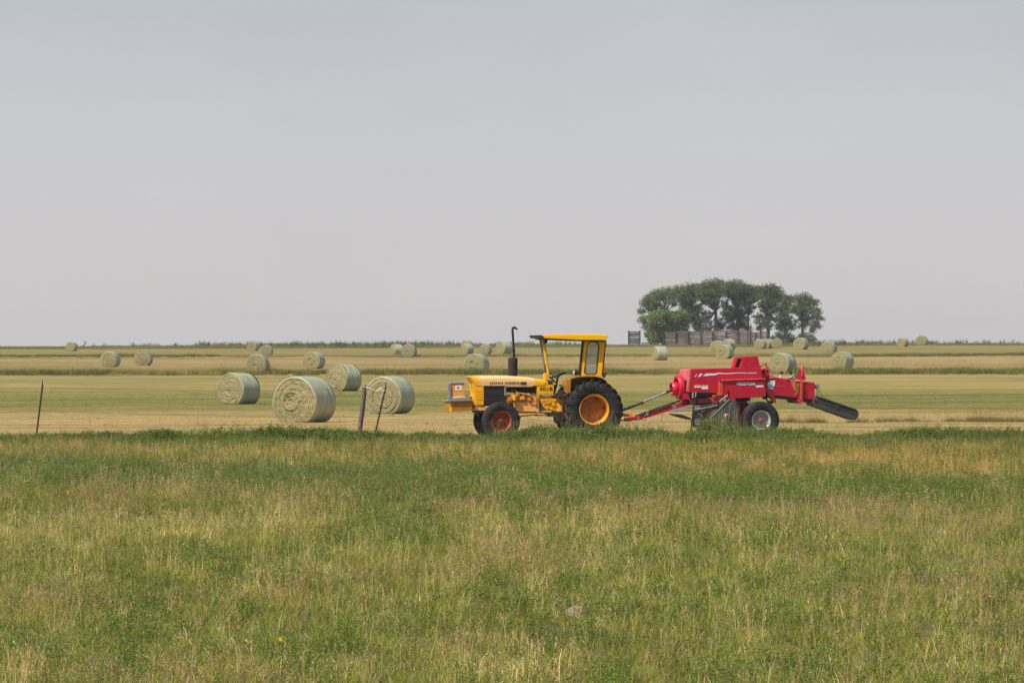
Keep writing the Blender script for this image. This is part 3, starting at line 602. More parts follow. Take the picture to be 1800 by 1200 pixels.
# ------------------------------------------------------------------ grove of cottonwoods beyond the crest
m = paint('cottonwood_bark', (0.10, 0.085, 0.07), (0.065, 0.055, 0.048), (0.03, 0.025, 0.02), .9, scale=1.2, dirt_amt=.5, bump=.03); M['bark'] = m
m, t, b = new_mat('tree_leaves'); M['leaves'] = m
a = N(t, 'ShaderNodeAttribute', attribute_name='col'); t.links.new(a.outputs['Color'], b.inputs['Base Color']); b.inputs['Roughness'].default_value = .6; b.inputs['Specular IOR Level'].default_value = .2
tl = t.nodes.new('ShaderNodeBsdfTranslucent'); t.links.new(a.outputs['Color'], tl.inputs[0]); ms = t.nodes.new('ShaderNodeMixShader'); ms.inputs[0].default_value = .3
t.links.new(b.outputs[0], ms.inputs[1]); t.links.new(tl.outputs[0], ms.inputs[2]); t.links.new(ms.outputs[0], t.nodes['Material Output'].inputs[0])
SP = F / 950.0
def tree(name, label, cx, fork, clumps, dy, r0, leafcol, cat='tree', dens=1.0, leaf=.37, grp='trees of the grove on the skyline'):
    Y0 = 950 + dy; X0 = at(cx, 950); gz = float(ground(X0, Y0)) - .2
    T = empty(name, (X0, Y0, gz), 0, label, cat, grp)
    def W(x, y, d=0.0): return Vector(((x - cx) / SP, d, CAMZ + (HOR - y) / SP - gz))
    tb = MB(); fk = W(*fork); g = np.random.default_rng(int(cx))
    k1 = Vector((g.normal() * .15, g.normal() * .15, fk.z * .5)); k1.x += fk.x * .4
    tb.tube([(0, 0, 0), k1, fk], [r0 * 1.25, r0, r0 * .8], 9)
    L = Leafy()
    for (x, y, r) in clumps:
        for rep in range(4):
            dd = (g.uniform(-2.6, 2.6)) if rep else g.uniform(-1.0, 1.0)
            c = W(x + (g.normal() * 3 if rep else 0), y + (abs(g.normal()) * 2 if rep else 0), dd); rm = 1.25 * r / SP
            if rep > 1: c = c.lerp(fk, g.uniform(.18, .5)) + Vector((g.normal() * .8, dd, g.normal() * .6)); rm *= .48
            mid = fk.lerp(c, .5) + Vector((g.normal() * .3, g.normal() * .3, g.uniform(-.5, .2)))
            tb.tube([fk - Vector((0, 0, r0 * .6)), mid, c], [r0 * .34, r0 * .18, .04], 6)
            for q in range(4):
                e_ = c + Vector(g.normal(size=3)) * rm * .5; tb.tube([mid.lerp(c, .5), e_], [.06, .025], 4, caps=False)
            n_ = int(430 * dens * (r / 10) ** 2 * (1, .7, .26, .26)[rep]); cc = g.uniform(.75, 1.25); warm = g.uniform(.85, 1.2)
            for q in range(n_):
                v = g.normal(size=3); v /= np.linalg.norm(v); rad = rm * g.random() ** .42 * (1 + .22 * g.normal() * .5)
                p = np.array(c) + v * rad * np.array([1.05, 1.1, .86])
                d = g.normal(size=3); d[2] -= .2; d /= np.linalg.norm(d); s_ = leaf * g.uniform(.55, 1.2); k = cc * g.uniform(.85, 1.15)
                L.leaf(p, d, s_, s_ * .75, (leafcol[0] * k * warm, leafcol[1] * k, leafcol[2] * k))
    tb.build('trunk', M['bark'], T, fix=False)
    mesh_obj('crown', L.mesh('crown', M['leaves']), None, T)
LC = (0.145, 0.190, 0.060); LD = (0.115, 0.155, 0.055)
tree('cottonwood_tree', 'leftmost tree of the grove, its rounded crown sloping down to the left', 1166, (1168, 552), [(1135, 532, 9), (1145, 524, 10), (1157, 518, 11), (1170, 514, 11), (1183, 512, 10), (1129, 546, 6), (1133, 561, 8), (1137, 574, 8), (1190, 528, 6), (1150, 540, 6), (1178, 526, 5), (1141, 536, 7)], 6, .34, LC)
tree('willow_thicket', 'dense bright green low thicket at the left end of the grove', 1172, (1172, 588), [(1150, 560, 12), (1164, 555, 12), (1180, 560, 12), (1195, 552, 9), (1200, 564, 10), (1155, 577, 12), (1175, 577, 13), (1195, 578, 12), (1143, 588, 9), (1165, 591, 10), (1147, 598, 8), (1182, 592, 9), (1205, 590, 9)], -8, .25, (0.15, 0.215, 0.05), 'thicket', 1.15, .5, 'low thickets of the grove')
tree('cottonwood_tree', 'dark-limbed tree between the leftmost tree and the forked one, leaves dark inside', 1206, (1207, 545), [(1195, 512, 11), (1208, 510, 12), (1222, 508, 11), (1215, 525, 9), (1204, 535, 8), (1226, 540, 8), (1217, 553, 9), (1231, 560, 9), (1227, 574, 8), (1239, 551, 7), (1240, 530, 6), (1234, 520, 8), (1210, 544, 7), (1221, 566, 8), (1200, 523, 7)], 2, .36, LD)
tree('cottonwood_tree', 'tall middle tree whose trunk forks in a wide Y against the sky', 1258, (1258, 545), [(1235, 507, 10), (1245, 502, 11), (1258, 500, 12), (1270, 503, 10), (1255, 514, 8), (1241, 517, 8), (1270, 517, 6), (1249, 530, 4), (1284, 512, 8), (1227, 512, 8), (1244, 562, 6), (1236, 577, 6), (1266, 512, 7)], 0, .42, LC)
tree('cottonwood_tree', 'broad tree just right of the forked one, full to low over the windbreak', 1297, (1298, 556), [(1284, 503, 11), (1297, 502, 12), (1309, 505, 10), (1291, 519, 9), (1301, 530, 7), (1277, 550, 8), (1286, 556, 9), (1309, 548, 7), (1290, 575, 8), (1304, 570, 8), (1270, 574, 7), (1246, 576, 6), (1320, 520, 8), (1311, 560, 7), (1300, 545, 7), (1276, 536, 6), (1286, 540, 5), (1264, 566, 7), (1316, 575, 6), (1306, 515, 8)], 4, .36, LD)
tree('cottonwood_tree', 'slender tree with a high small crown near the middle right of the grove', 1318, (1319, 552), [(1318, 508, 11), (1329, 511, 10), (1326, 522, 9), (1316, 532, 7), (1311, 522, 7), (1334, 507, 8), (1333, 523, 6), (1322, 545, 6)], 9, .26, LC)
tree('cottonwood_tree', 'tree with a straight dark trunk rising behind the right end of the windbreak', 1348, (1348, 556), [(1342, 510, 10), (1355, 509, 11), (1366, 513, 10), (1372, 521, 8), (1351, 521, 8), (1344, 541, 9), (1357, 547, 7), (1336, 555, 6), (1330, 566, 5), (1361, 561, 5), (1346, 561, 6), (1334, 576, 5), (1336, 519, 7), (1360, 531, 6), (1336, 534, 6), (1366, 543, 5), (1341, 571, 6), (1352, 575, 5)], -2, .40, LD)
tree('cottonwood_tree', 'narrow dark tree, second from the right end of the grove', 1379, (1379, 566), [(1388, 527, 9), (1381, 540, 7), (1375, 555, 8), (1383, 566, 8), (1369, 574, 7), (1391, 574, 6), (1378, 580, 6), (1372, 534, 6), (1392, 545, 6), (1369, 560, 6), (1379, 522, 5)], -4, .30, LD)
tree('cottonwood_tree', 'rightmost tree of the grove, thin open crown with sky showing through', 1407, (1407, 562), [(1401, 525, 8), (1410, 520, 7), (1420, 527, 8), (1428, 533, 7), (1412, 538, 9), (1425, 547, 7), (1435, 545, 5), (1438, 560, 5), (1399, 550, 6), (1416, 560, 8), (1430, 569, 7), (1424, 579, 6), (1396, 539, 7), (1405, 534, 6), (1438, 575, 4), (1409, 573, 6), (1395, 565, 4), (1431, 555, 5)], -6, .34, LC, dens=.85)
tree('willow_thicket', 'low round bushes at the foot of the right end of the grove', 1385, (1385, 600), [(1365, 589, 6), (1381, 592, 7), (1372, 598, 7), (1411, 592, 8), (1398, 598, 7), (1355, 596, 6), (1422, 598, 6), (1388, 599, 6)], -10, .2, LD, 'thicket', 1.1, .42, 'low thickets of the grove')

# ------------------------------------------------------------------ board windbreak in front of the grove
M['board'] = [paint('windbreak_board_%s' % k, c, tuple(x * .7 for x in c), (0.05, 0.04, 0.035), .9, scale=2.0, dirt_amt=.5, bump=.01) for k, c in (('grey', (0.175, 0.14, 0.12)), ('brown', (0.15, 0.105, 0.085)), ('pale', (0.30, 0.26, 0.22)))]
M['red_post'] = paint('red_brown_pipe', (0.085, 0.035, 0.028), (0.06, 0.03, 0.025), (0.03, 0.02, 0.02), .8, scale=3)
M['dark_board'] = paint('dark_board', (0.045, 0.043, 0.045), (0.07, 0.065, 0.065), (0.02, 0.02, 0.02), .9, scale=3, dirt_amt=.4)
M['dark_board_pale'] = paint('dark_board_worn', (0.12, 0.115, 0.11), (0.07, 0.065, 0.065), (0.02, 0.02, 0.02), .9, scale=3, dirt_amt=.4)
YW = 845.0; SW = F / YW
W_ = empty('board_windbreak', (at(1258, YW), YW, float(ground(at(1258, YW), YW))), 0, 'long grey board windbreak with red-brown posts standing in front of the grove', 'windbreak')
def wbx(px): return (px - 1258) / SW
def wgz(px): return float(ground(at(px, YW), YW)) - W_.location.z
posts = [(1166, 2.95), (1188, 3.1), (1210, 3.1), (1232, 3.2), (1253, 3.25), (1276, 3.25), (1298, 3.35), (1319, 3.35), (1328, 2.8), (1337, 3.45), (1349, 2.9)]
bm_ = None
for (p, h) in posts:
    MB().box((wbx(p), -.16, wgz(p) + h / 2 - .2), (.26, .24, h + .4)).build('post', M['red_post'], W_)
for i in range(len(posts) - 1):
    (pa, ha), (pb, hb) = posts[i], posts[i + 1]; h = min(ha, hb) - .12; nb_ = 9; x0, x1 = wbx(pa) + .02, wbx(pb) - .02; g0 = (wgz(pa) + wgz(pb)) / 2; th_ = h / nb_
    for k in range(nb_):
        if i == 8 and k in (3,): continue
        bh = th_ * random.uniform(.82, .95); rot = Matrix.Rotation(R(random.uniform(-1.3, 1.3)), 3, 'Y')
        mt = M['board'][random.choices([0, 1, 2], [5, 3, .8])[0]]
        MB().box(((x0 + x1) / 2 + random.uniform(-.05, .05), .03 + random.uniform(-.02, .02), g0 + .22 + th_ * (k + .5)), (x1 - x0, .05, bh), rot).build('board', mt, W_)
W2 = empty('windbreak_section', (at(1115, YW - 15), YW - 15, float(ground(at(1115, YW - 15), YW - 15))), 0, 'single dark boarded section between two black posts, left of the long windbreak', 'windbreak')
for s_ in (-1, 1): MB().box((s_ * 1.17, -.12, 1.5), (.26, .26, 3.5)).build('post', M['black'], W2)
for k in range(8): MB().box((random.uniform(-.02, .02), .05, .35 + k * .37), (2.15, .05, random.choice([.22, .32, .33])), Matrix.Rotation(R(random.uniform(-1.5, 1.5)), 3, 'Y')).build('board', random.choice([M['dark_board'], M['dark_board'], M['dark_board_pale']]), W2)
LR = MB(); xa, xb = at(1129, YW - 6), at(1164, YW - 6)
for k in range(6):
    q = xa + (xb - xa) * k / 5; LR.box((q, YW - 6, float(ground(q, YW - 6)) + .3), (.18, .18, 1.0))
LR.box(((xa + xb) / 2, YW - 6.15, float(ground((xa + xb) / 2, YW - 6)) + .62), (xb - xa, .08, .24))
tag(LR.build('low_rail', M['board'][1]), 'low plank rail on short posts linking the dark panel to the windbreak', 'rail')
# dead branch on the skyline
YB = 800.0; br = MB(); xb = at(146, YB); gz = float(ground(xb, YB)); q = YB / F
br.tube([(xb - .3, YB, gz - .2), (xb + .2 * 1, YB, gz + 4.5 * q), (xb + .5, YB, gz + 9 * q), (xb + .1, YB, gz + 13 * q)], [.14, .12, .09, .05], 6)
br.tube([(xb + .2, YB, gz + 4 * q), (xb - .5, YB, gz + 2.5 * q)], [.1, .05], 5); br.tube([(xb + .45, YB, gz + 8 * q), (xb + .9, YB, gz + 8.6 * q)], [.07, .03], 5)
tag(br.build('dead_branch', M['wood']), 'grey bent dead branch sticking up on the left skyline beside the tiny bale', 'branch')

# ------------------------------------------------------------------ wire fence along the edge of the pasture
YF = 98.6; SF = F / YF
Fe = empty('wire_fence', (at(660, YF), YF, CAMZ - 2.02), 0, 'sagging barbed wire fence with leaning posts at the edge of the pasture', 'fence')
def fp(px, py, d=0.0): return Vector(((px - 660) / SF, d, (HOR - py) / SF + 2.02))
def steel_post(xb_, xt, yt, tip=True):
    xg = xb_ + (xb_ - xt) * 0.12; a = fp(xg, 785); c_ = fp(xt, yt); mb = MB(); d = (c_ - a); L_ = d.length; rot = d.to_track_quat('Z', 'Y').to_matrix(); mid = (a + c_) / 2
    mb.box(mid, (.048, .010, L_), rot); mb.box(mid + rot @ Vector((0, .019, 0)), (.010, .030, L_), rot)
    for k in range(int(L_ / .055)): mb.box(a + d * ((k + .5) * .055 / L_) + rot @ Vector((0, -.009, 0)), (.014, .010, .016), rot)
    o = mb.build('steel_post', M['post_rust'], Fe)
    if tip:
        t2 = MB(); q_ = c_ - d * (.055 / L_)
        t2.box(q_ + rot @ Vector((-.002, -.004, 0)), (.054, .016, .115), rot); t2.build('white_tip', M['white_tip'], o)
for pr_ in ((-420, -412, 672, True), (64, 77, 667, True), (658, 681, 671, True), (1214, 1223, 689, True), (1905, 1912, 680, True)): steel_post(*pr_)
wp = MB(); a = fp(629, 790); c_ = fp(641, 677); pts = [a.lerp(c_, k / 7) + Vector((random.uniform(-.008, .008), random.uniform(-.008, .008), 0)) for k in range(8)]
wp.tube(pts, [.074, .070, .064, .060, .060, .060, .056, .050], 11); wp.build('wooden_post', M['wood'], Fe)
st = MB(); st.tube([fp(638, 679, -.06), fp(648, 682, -.05), fp(660, 686.5, -.03), fp(668, 686.5, -.02), fp(677, 686.5, -.03)], [.008, .013, .009, .012, .007], 6); st.tube([fp(666, 686, -.03), fp(669, 681.5, -.03), fp(673, 684, -.03)], [.012, .014, .008], 5)
st.build('white_tie', M['white'], Fe)
def wire(pts, r=.0028):
    mb = MB(); P_ = []
    for i in range(len(pts) - 1):
        (x0, y0), (x1, y1) = pts[i], pts[i + 1]; sg = random.uniform(1.5, 4.0) * min(1, (x1 - x0) / 400)
        for k in range(14):
            t_ = k / 14; P_.append(fp(x0 + (x1 - x0) * t_, y0 + (y1 - y0) * t_ + sg * 4 * t_ * (1 - t_), -.035))
    P_.append(fp(*pts[-1], -.035)); mb.tube(P_, r, 4)
    x = P_[0].x
    while x < P_[-1].x:
        k = max(i for i in range(len(P_)) if P_[i].x <= x); k = min(k, len(P_) - 2); t_ = (x - P_[k].x) / (P_[k + 1].x - P_[k].x); c0 = P_[k].lerp(P_[k + 1], t_)
        for q_ in range(2):
            d = Vector((random.uniform(-.5, .5), random.uniform(-.3, .3), random.choice((-1, 1)))).normalized() * .016
            mb.add([c0 - d, c0 + d, c0 + Vector((.004, 0, 0))], [(0, 1, 2)])
        x += random.uniform(.11, .14)
    mb.build('wire', M['wire'], Fe, fix=False)
wire([(-412, 684), (75, 681), (641, 683), (678, 682), (1222, 693), (1911, 690)]); wire([(-414, 705), (73, 703), (638, 694), (674, 697), (1221, 706), (1910, 704)])
wire([(-417, 727), (70, 722), (635, 733), (668, 722), (1219, 722), (1908, 722)]); wire([(-419, 752), (67, 752), (632, 740), (664, 742), (1217, 741), (1906, 744)])
# pale dung / dead tuft lying in the pasture
def lump(name, px, py, w, lab, cat, m_):
    Yl = hit(px, py + 6, 34, 99); g = np.random.default_rng(px); mb = MB(); n_ = 14; vs = []; fs = []; r = w / 2 * Yl / F
    for i in range(7):
        for k in range(n_):
            ph = math.pi * .5 * i / 6; a = 2 * math.pi * k / n_; rr_ = r * (1 + .16 * g.normal()) * math.cos(ph) + .003
            vs.append((at(px, Yl) + rr_ * math.cos(a), Yl + rr_ * .8 * math.sin(a), float(ground(at(px, Yl), Yl)) + .06 + r * .75 * math.sin(ph) * (1 + .10 * g.normal())))
    for i in range(6):
        for k in range(n_): k2 = (k + 1) % n_; fs.append((i * n_ + k, i * n_ + k2, (i + 1) * n_ + k2, (i + 1) * n_ + k))
    mb.add(vs, fs, True); tag(mb.build(name, m_, fix=False), lab, cat)
M['dung'] = paint('dried_dung', (0.36, 0.28, 0.21), (0.22, 0.14, 0.09), (0.10, 0.06, 0.04), .95, scale=22, dirt_amt=.7, bump=.02)
lump('dried_dung', 1013, 1088, 40, 'pale dried dung pat lying in the grass right of centre, near the bottom', 'dung', M['dung'])
# ------------------------------------------------------------------ vehicles: modelled in their own length / width / height frames
SV = F / 103.0
class Frame:
    """turns side-view measurements (px, py at depth v behind the near side) into the vehicle's own coordinates"""
    def __init__(s, x0, theta, Y, name, label, cat, gpx=773.0):
        s.x0 = x0; s.th = theta; s.g = gpx
        s.root = empty(name, (at(x0, Y), Y, CAMZ - 2.03), theta, label, cat)
    def u(s, x, v=0.0): return ((x - s.x0) + v * math.sin(s.th) * SV) / (SV * math.cos(s.th))
    def w(s, y): return (s.g - y) / SV
    def P(s, x, y, v=0.0): return Vector((s.u(x, v), v, s.w(y)))
    def prism(s, mb, pts, v0, v1): return mb.prism([(s.u(x, v0), s.w(y)) for x, y in pts], v0, v1)
    def part(s, name, m, pts, v0, v1, bevel=.008, parent=None, label=None):
        mb = MB(); s.prism(mb, pts, v0, v1); return mb.build(name, m, parent or s.root, bevel, label)
    def pipe(s, name, m, pts, r, seg=8, parent=None):
        mb = MB(); mb.tube([s.P(*p) for p in pts], r, seg); return mb.build(name, m, parent or s.root)
def letters(fr, text, x, y, v, hpx, m, parent, wpx=None, bold=0.0):
    """flat lettering: x,y is the left end of its base line"""
    cu = bpy.data.curves.new('lettering', 'FONT'); cu.body = text; cu.size = 1.0; cu.extrude = .002; cu.offset = bold; cu.space_character = 1.08
    o_ = bpy.data.objects.new('tmp', cu); link(o_); bpy.context.view_layer.update()
    me = bpy.data.meshes.new_from_object(o_.evaluated_get(bpy.context.evaluated_depsgraph_get())); bpy.data.objects.remove(o_)
    co_ = np.empty(len(me.vertices) * 3, 'f'); me.vertices.foreach_get('co', co_); co_ = co_.reshape(-1, 3)
    mn = co_.min(0); mx_ = co_.max(0); kh = (hpx / SV) / (mx_[1] - mn[1]); kw = kh if wpx is None else (wpx / SV / math.cos(fr.th)) / (mx_[0] - mn[0])
    o3 = np.stack([(co_[:, 0] - mn[0]) * kw, -co_[:, 2], (co_[:, 1] - mn[1]) * kh], -1); p = fr.P(x, y, v)
    me.vertices.foreach_set('co', (o3 + np.array(p)).astype('f').ravel()); me.update(); me.materials.clear(); me.materials.append(m); me.name = 'lettering'
    o = bpy.data.objects.new('lettering', me); link(o); o.parent = parent; return o
def ag_tyre(c, r, hw, lugs, rin, deep=.045):
    mb = MB(); q = .052
    prof = [(-hw * .72, rin), (-hw * .93, rin + .06), (-hw, r * .74), (-hw * .95, r * .86), (-hw * .66, r - deep - .008), (0, r - deep), (hw * .66, r - deep - .008), (hw * .95, r * .86), (hw, r * .74), (hw * .93, rin + .06), (hw * .72, rin)]
    mb.lathe(c, prof, 'v', 56)
    for k in range(lugs):
        for sd in (-1, 1):
            a0 = 2 * math.pi * (k + (.5 if sd > 0 else 0)) / lugs; st_ = [(0.0, r, 0.0), (hw * .6, r - .004, .13), (hw * .93, r - .030, .22), (hw * 1.02, r * .84, .25)]; vs = []
            for (h, ro, da) in st_:
                for (dr, dw) in ((-.055, -q), (0, -q * .7), (0, q * .7), (-.055, q)):
                    a = a0 + da + dw; rr = ro + dr; vs.append((c[0] + rr * math.cos(a), c[1] + sd * h, c[2] + rr * math.sin(a)))
            fs = []
            for i in range(3):
                for j in range(4): j2 = (j + 1) % 4; fs.append((4 * i + j, 4 * i + j2, 4 * i + 4 + j2, 4 * i + 4 + j))
            fs += [(0, 3, 2, 1), (12, 13, 14, 15)]; mb.add(vs, fs)
    return mb
def road_tyre(c, r, hw, rin, ribs=3):
    mb = MB(); prof = [(-hw * .75, rin), (-hw * .95, rin + .04), (-hw, r * .80), (-hw * .88, r * .93), (-hw * .7, r * .985)]
    for k in range(ribs):
        a = -hw * .7 + (2 * hw * .7) * k / ribs; b_ = -hw * .7 + (2 * hw * .7) * (k + 1) / ribs; g_ = (b_ - a) * .15
        prof += [(a + g_, r), (b_ - g_, r)] + ([(b_ - g_ * .8, r - .016), (b_ + g_ * .8, r - .016)] if k < ribs - 1 else [])
    prof += [(hw * .7, r * .985), (hw * .88, r * .93), (hw, r * .80), (hw * .95, rin + .04), (hw * .75, rin)]
    mb.lathe(c, prof, 'v', 48); return mb

# ================================================================== tractor
T = Frame(900, R(11), 103.0, 'tractor', 'faded yellow farm tractor with canopy, parked behind the fence and hitched to the baler', 'tractor')
root = T.root
VC = .95
# chassis and engine
T.part('front_bolster', M['pale_orange'], [(833, 714), (861, 713.5), (866, 716), (858, 722), (833, 722)], .68, 1.22)
T.part('front_bolster', M['dark'], [(834, 722.2), (856, 722.2), (850, 727), (837, 727)], .72, 1.18)
eng = T.part('engine', M['orange'], [(888, 694), (944, 696), (945, 707), (904, 707), (896, 712), (888, 712)], .78, 1.12, .01)
oil = T.part('oil_pan', M['pale_orange'], [(903, 707.3), (925, 707.3), (944, 707.3), (944, 723), (940, 724.5), (913, 724), (905, 719)], .74, 1.16, .015)
fl = MB()
for (a, b_, y0, y1, v0, v1) in ((944.2, 948.2, 697, 725, .70, 1.2), (903, 905, 706, 716, .70, .75)): T.prism(fl, [(a, y0), (b_, y0), (b_, y1), (a, y1)], v0, v1)
for k in range(5): fl.cyl(T.P(946.2, 700 + k * 5, .70), .012, -.015, 0, 'v', 6)
fl.build('flange', M['pale_orange'], root, .004)
T.part('clutch_housing', M['grey'], [(948.4, 702), (953, 704), (956, 722), (952, 724), (948.4, 724)], .74, 1.16)
tr_ = T.part('transmission', M['yellow'], [(948.4, 699), (956, 697), (968, 698), (978, 700), (984, 698), (992, 698), (1000, 705), (1000, 724), (985, 726), (974, 723), (962, 722), (956, 716), (950, 704)], .70, 1.20, .02)
det = MB()
for (x, y, r, h) in ((958, 708, .045, .03), (966, 705, .06, .04), (973, 711, .05, .03), (963, 716, .035, .03), (980, 712, .03, .05), (970, 719, .03, .02)): det.cyl(T.P(x, y, .70), r, -h, .01, 'v', 10)
for (x0, x1, y0, y1) in ((982, 984.5, 699, 722), (953, 959, 703, 706), (986, 990, 702, 709), (974, 979, 703, 706)): T.prism(det, [(x0, y0), (x1, y0), (x1, y1), (x0, y1)], .66, .70)
det.build('casting_boss', M['yellow'], root, .006); 
T.part('hydraulic_valve', M['pale_orange'], [(983, 711), (989, 711), (989, 724), (983, 724)], .60, .68)
T.part('side_rail', M['yellow'], [(911, 727), (958, 727.2), (958, 729.6), (911, 729.6)], .66, .72, .003)
T.part('side_rail', M['dark'], [(903, 724.2), (970, 725), (974, 732), (967, 733), (958, 727), (912, 726.5)], .76, 1.12, .006)
T.part('step_bracket', M['dark'], [(942, 729.8), (960, 729.5), (966, 726), (962, 731), (943, 731.5)], .62, .80, .003)
# engine-bay clutter: pump, filters, manifold, hoses
cl = MB()
cl.cyl(T.P(894, 703, .72), .085, -.02, .08, 'v', 16); cl.cyl(T.P(894, 703, .68), .035, -.03, .03, 'v', 10)
T.prism(cl, [(899, 694), (909, 694), (911, 700), (899, 701)], .66, .80); cl.cyl(T.P(905, 704, .66), .06, 0, .12, 'w', 12)
T.prism(cl, [(915, 698), (922, 696), (924, 702), (914, 703)], .68, .8)
for k in range(4): cl.tube([T.P(904 + k * 8, 694, .74), T.P(909 + k * 8, 690 + k, .70), T.P(914 + k * 7, 697, .72)], .010, 5)
T.prism(cl, [(938, 699), (944, 697), (944, 712), (940, 712)], .66, .74); cl.cyl(T.P(930, 702, .72), .05, -.04, .1, 'v', 12)
cl.tube([T.P(907, 690, .72), T.P(925, 693, .70), T.P(942, 700, .70)], .018, 6); cl.tube([T.P(899, 686, .74), T.P(908, 688, .72), T.P(909, 696, .70)], .014, 6)
cl.build('fuel_pump', M['orange'], root, .004)
mf = MB(); T.prism(mf, [(902, 684), (940, 686), (942, 691), (902, 690)], .82, .98)
for k in range(4): T.prism(mf, [(905 + k * 9, 690), (909 + k * 9, 690), (910 + k * 9, 697), (905 + k * 9, 697)], .80, .9)
mf.build('exhaust_manifold', M['muffler'], root, .006)
T.part('engine_block', M['dark'], [(889, 680), (945, 680), (945, 691.5), (889, 689.5)], .84, 1.06)
ho = MB(); ho.tube([T.P(896, 681, .74), T.P(903, 686, .72), T.P(906, 693, .74)], .022, 7); ho.tube([T.P(912, 681, .76), T.P(918, 687, .74), T.P(930, 689, .78)], .012, 6); ho.tube([T.P(890, 700, .70), T.P(892, 710, .70), T.P(902, 711, .72)], .012, 6)
ho.tube([T.P(950, 694, .66), T.P(956, 699, .62), T.P(963, 697, .64)], .012, 6); ho.build('hose', M['black'], root)
# hood
hood_top = [(824.5, 661.5), (848, 660.2), (880, 660), (905, 660.6), (930, 662.8), (952, 666.2), (959, 668)]
hb = MB(); sec = []
for i, (x, y) in enumerate(hood_top):
    lo = 678.2 if x > 838 else 662.5
    sec.append((x, y, lo))
sec = [(824.5, 661.5, 662.6), (830.5, 661, 671), (837, 660.6, 678.2)] + [(x, y, 678.2 if x < 955 else 677) for x, y in hood_top[1:]]
prof_v = [0.0, .02, .07, .18, .30]     # rounded shoulders
vs = []; fs = []
for (x, y, lo) in sec:
    uu = T.u(x, .66); wt = T.w(y); wl = T.w(lo); hh = wt - wl
    ring = [(.645, wl), (.640, wl + hh * .45), (.648, wl + hh * .72), (.69, wt - min(.03, hh * .2)), (.78, wt - min(.008, hh * .1)), (.95, wt), (1.12, wt - min(.008, hh * .1)), (1.21, wt - min(.03, hh * .2)), (1.252, wl + hh * .72), (1.26, wl + hh * .45), (1.255, wl)]
    vs += [(uu, a, b_) for a, b_ in ring]
nr_ = 11
for i in range(len(sec) - 1):
    for j in range(nr_ - 1): fs.append((i * nr_ + j, (i + 1) * nr_ + j, (i + 1) * nr_ + j + 1, i * nr_ + j + 1))
fs.append(tuple(range(nr_))); fs.append(tuple(reversed(range((len(sec) - 1) * nr_, len(sec) * nr_)))); 
for i in range(len(sec) - 1): fs.append((i * nr_, i * nr_ + nr_ - 1, (i + 1) * nr_ + nr_ - 1, (i + 1) * nr_))
hood = MB().add(vs, fs, False); hood = hood.build('hood', M['hood'], root)
bv = hood.modifiers.new('bevel', 'BEVEL'); bv.width = .006; bv.limit_method = 'ANGLE'; bv.angle_limit = R(50)
letters(T, 'JOHN DEERE', 860.5, 676.3, .637, 4.9, M['ink'], hood, 52.5, .008)
T.part('nameplate', M['dark'], [(915, 671.3), (925.5, 671.3), (925.5, 676), (915, 676)], .632, .638, 0, hood)
g_ = T.part('grille_shell', M['yellow'], [(831.5, 672), (838, 678.5), (850.5, 678.5), (850.5, 712.3), (836, 712.3), (834, 700)], .655, 1.245, .012, label='clean yellow shell round the radiator')
bo = MB()
for y in (676, 679, 682.5): bo.cyl(T.P(828.7, y, .7), .012, -.02, .02, 'v', 8)
bo.build('grille_bolt', M['black'], g_)
bo = MB()
for k in range(4): T.prism(bo, [(839, 687.5 + k * 5.2), (849, 687.5 + k * 5.2), (849, 688.1 + k * 5.2), (839, 688.1 + k * 5.2)], .650, .656)
bo.build('seam', M['ochre'], g_)
T.part('fan_shroud', M['yellow'], [(831.5, 695), (835.5, 695), (836, 712), (831, 713)], .69, 1.2)
sc2 = T.part('side_screen', M['black'], [(850.8, 678.6), (887, 678.6), (887, 712), (850.8, 712)], .675, .70, .002)
sl = MB()
for k in range(11): T.prism(sl, [(852.5 + k * 3.1, 680), (853.2 + k * 3.1, 680), (853.2 + k * 3.1, 711), (852.5 + k * 3.1, 711)], .668, .675)
for k in range(6): T.prism(sl, [(851, 683 + k * 5.2), (886, 683 + k * 5.2), (886, 683.5 + k * 5.2), (851, 683.5 + k * 5.2)], .664, .668)
sl.build('screen_mesh', M['dark'], sc2)
T.part('side_screen', M['black'], [(850.8, 678.6), (887, 678.6), (887, 712), (850.8, 712)], 1.20, 1.225, .002)
T.part('hood_strut', M['bluegrey'], [(886.3, 678.6), (889.6, 678.6), (889.6, 696), (886.3, 696)], .66, .69, .002)
T.part('radiator', M['black'], [(852, 680), (870, 680), (870, 712), (852, 712)], .72, 1.18)
pl = T.part('model_panel', M['yellow'], [(944.3, 677), (958, 677.3), (974.5, 677), (973.5, 694), (944.8, 694)], .655, 1.245, .006)
letters(T, '401B', 948.6, 687.2, .650, 7.0, M['ink'], pl, 23.5, .015)
T.part('cowl', M['yellow'], [(955, 667.5), (961, 668.5), (972, 671), (979, 675), (974.5, 676.8), (955, 676.8)], .67, 1.23, .01)
T.part('dashboard', M['dark'], [(961, 667), (972, 669), (980, 671), (978, 684), (974.8, 684), (974.8, 676.5), (962, 672)], .76, 1.14, .01)
T.part('gauge', M['black'], [(963.5, 669.5), (972, 669.5), (972, 675.5), (963.5, 675.5)], .655, .668, .004)
T.part('windshield_base', M['yellow'], [(957, 656), (964, 655.5), (965, 659), (961, 662), (962, 668), (957.5, 668)], .74, .86, .006)
T.part('windshield_base', M['yellow'], [(957, 656), (964, 655.5), (965, 659), (961, 662), (962, 668), (957.5, 668)], 1.06, 1.18, .006)
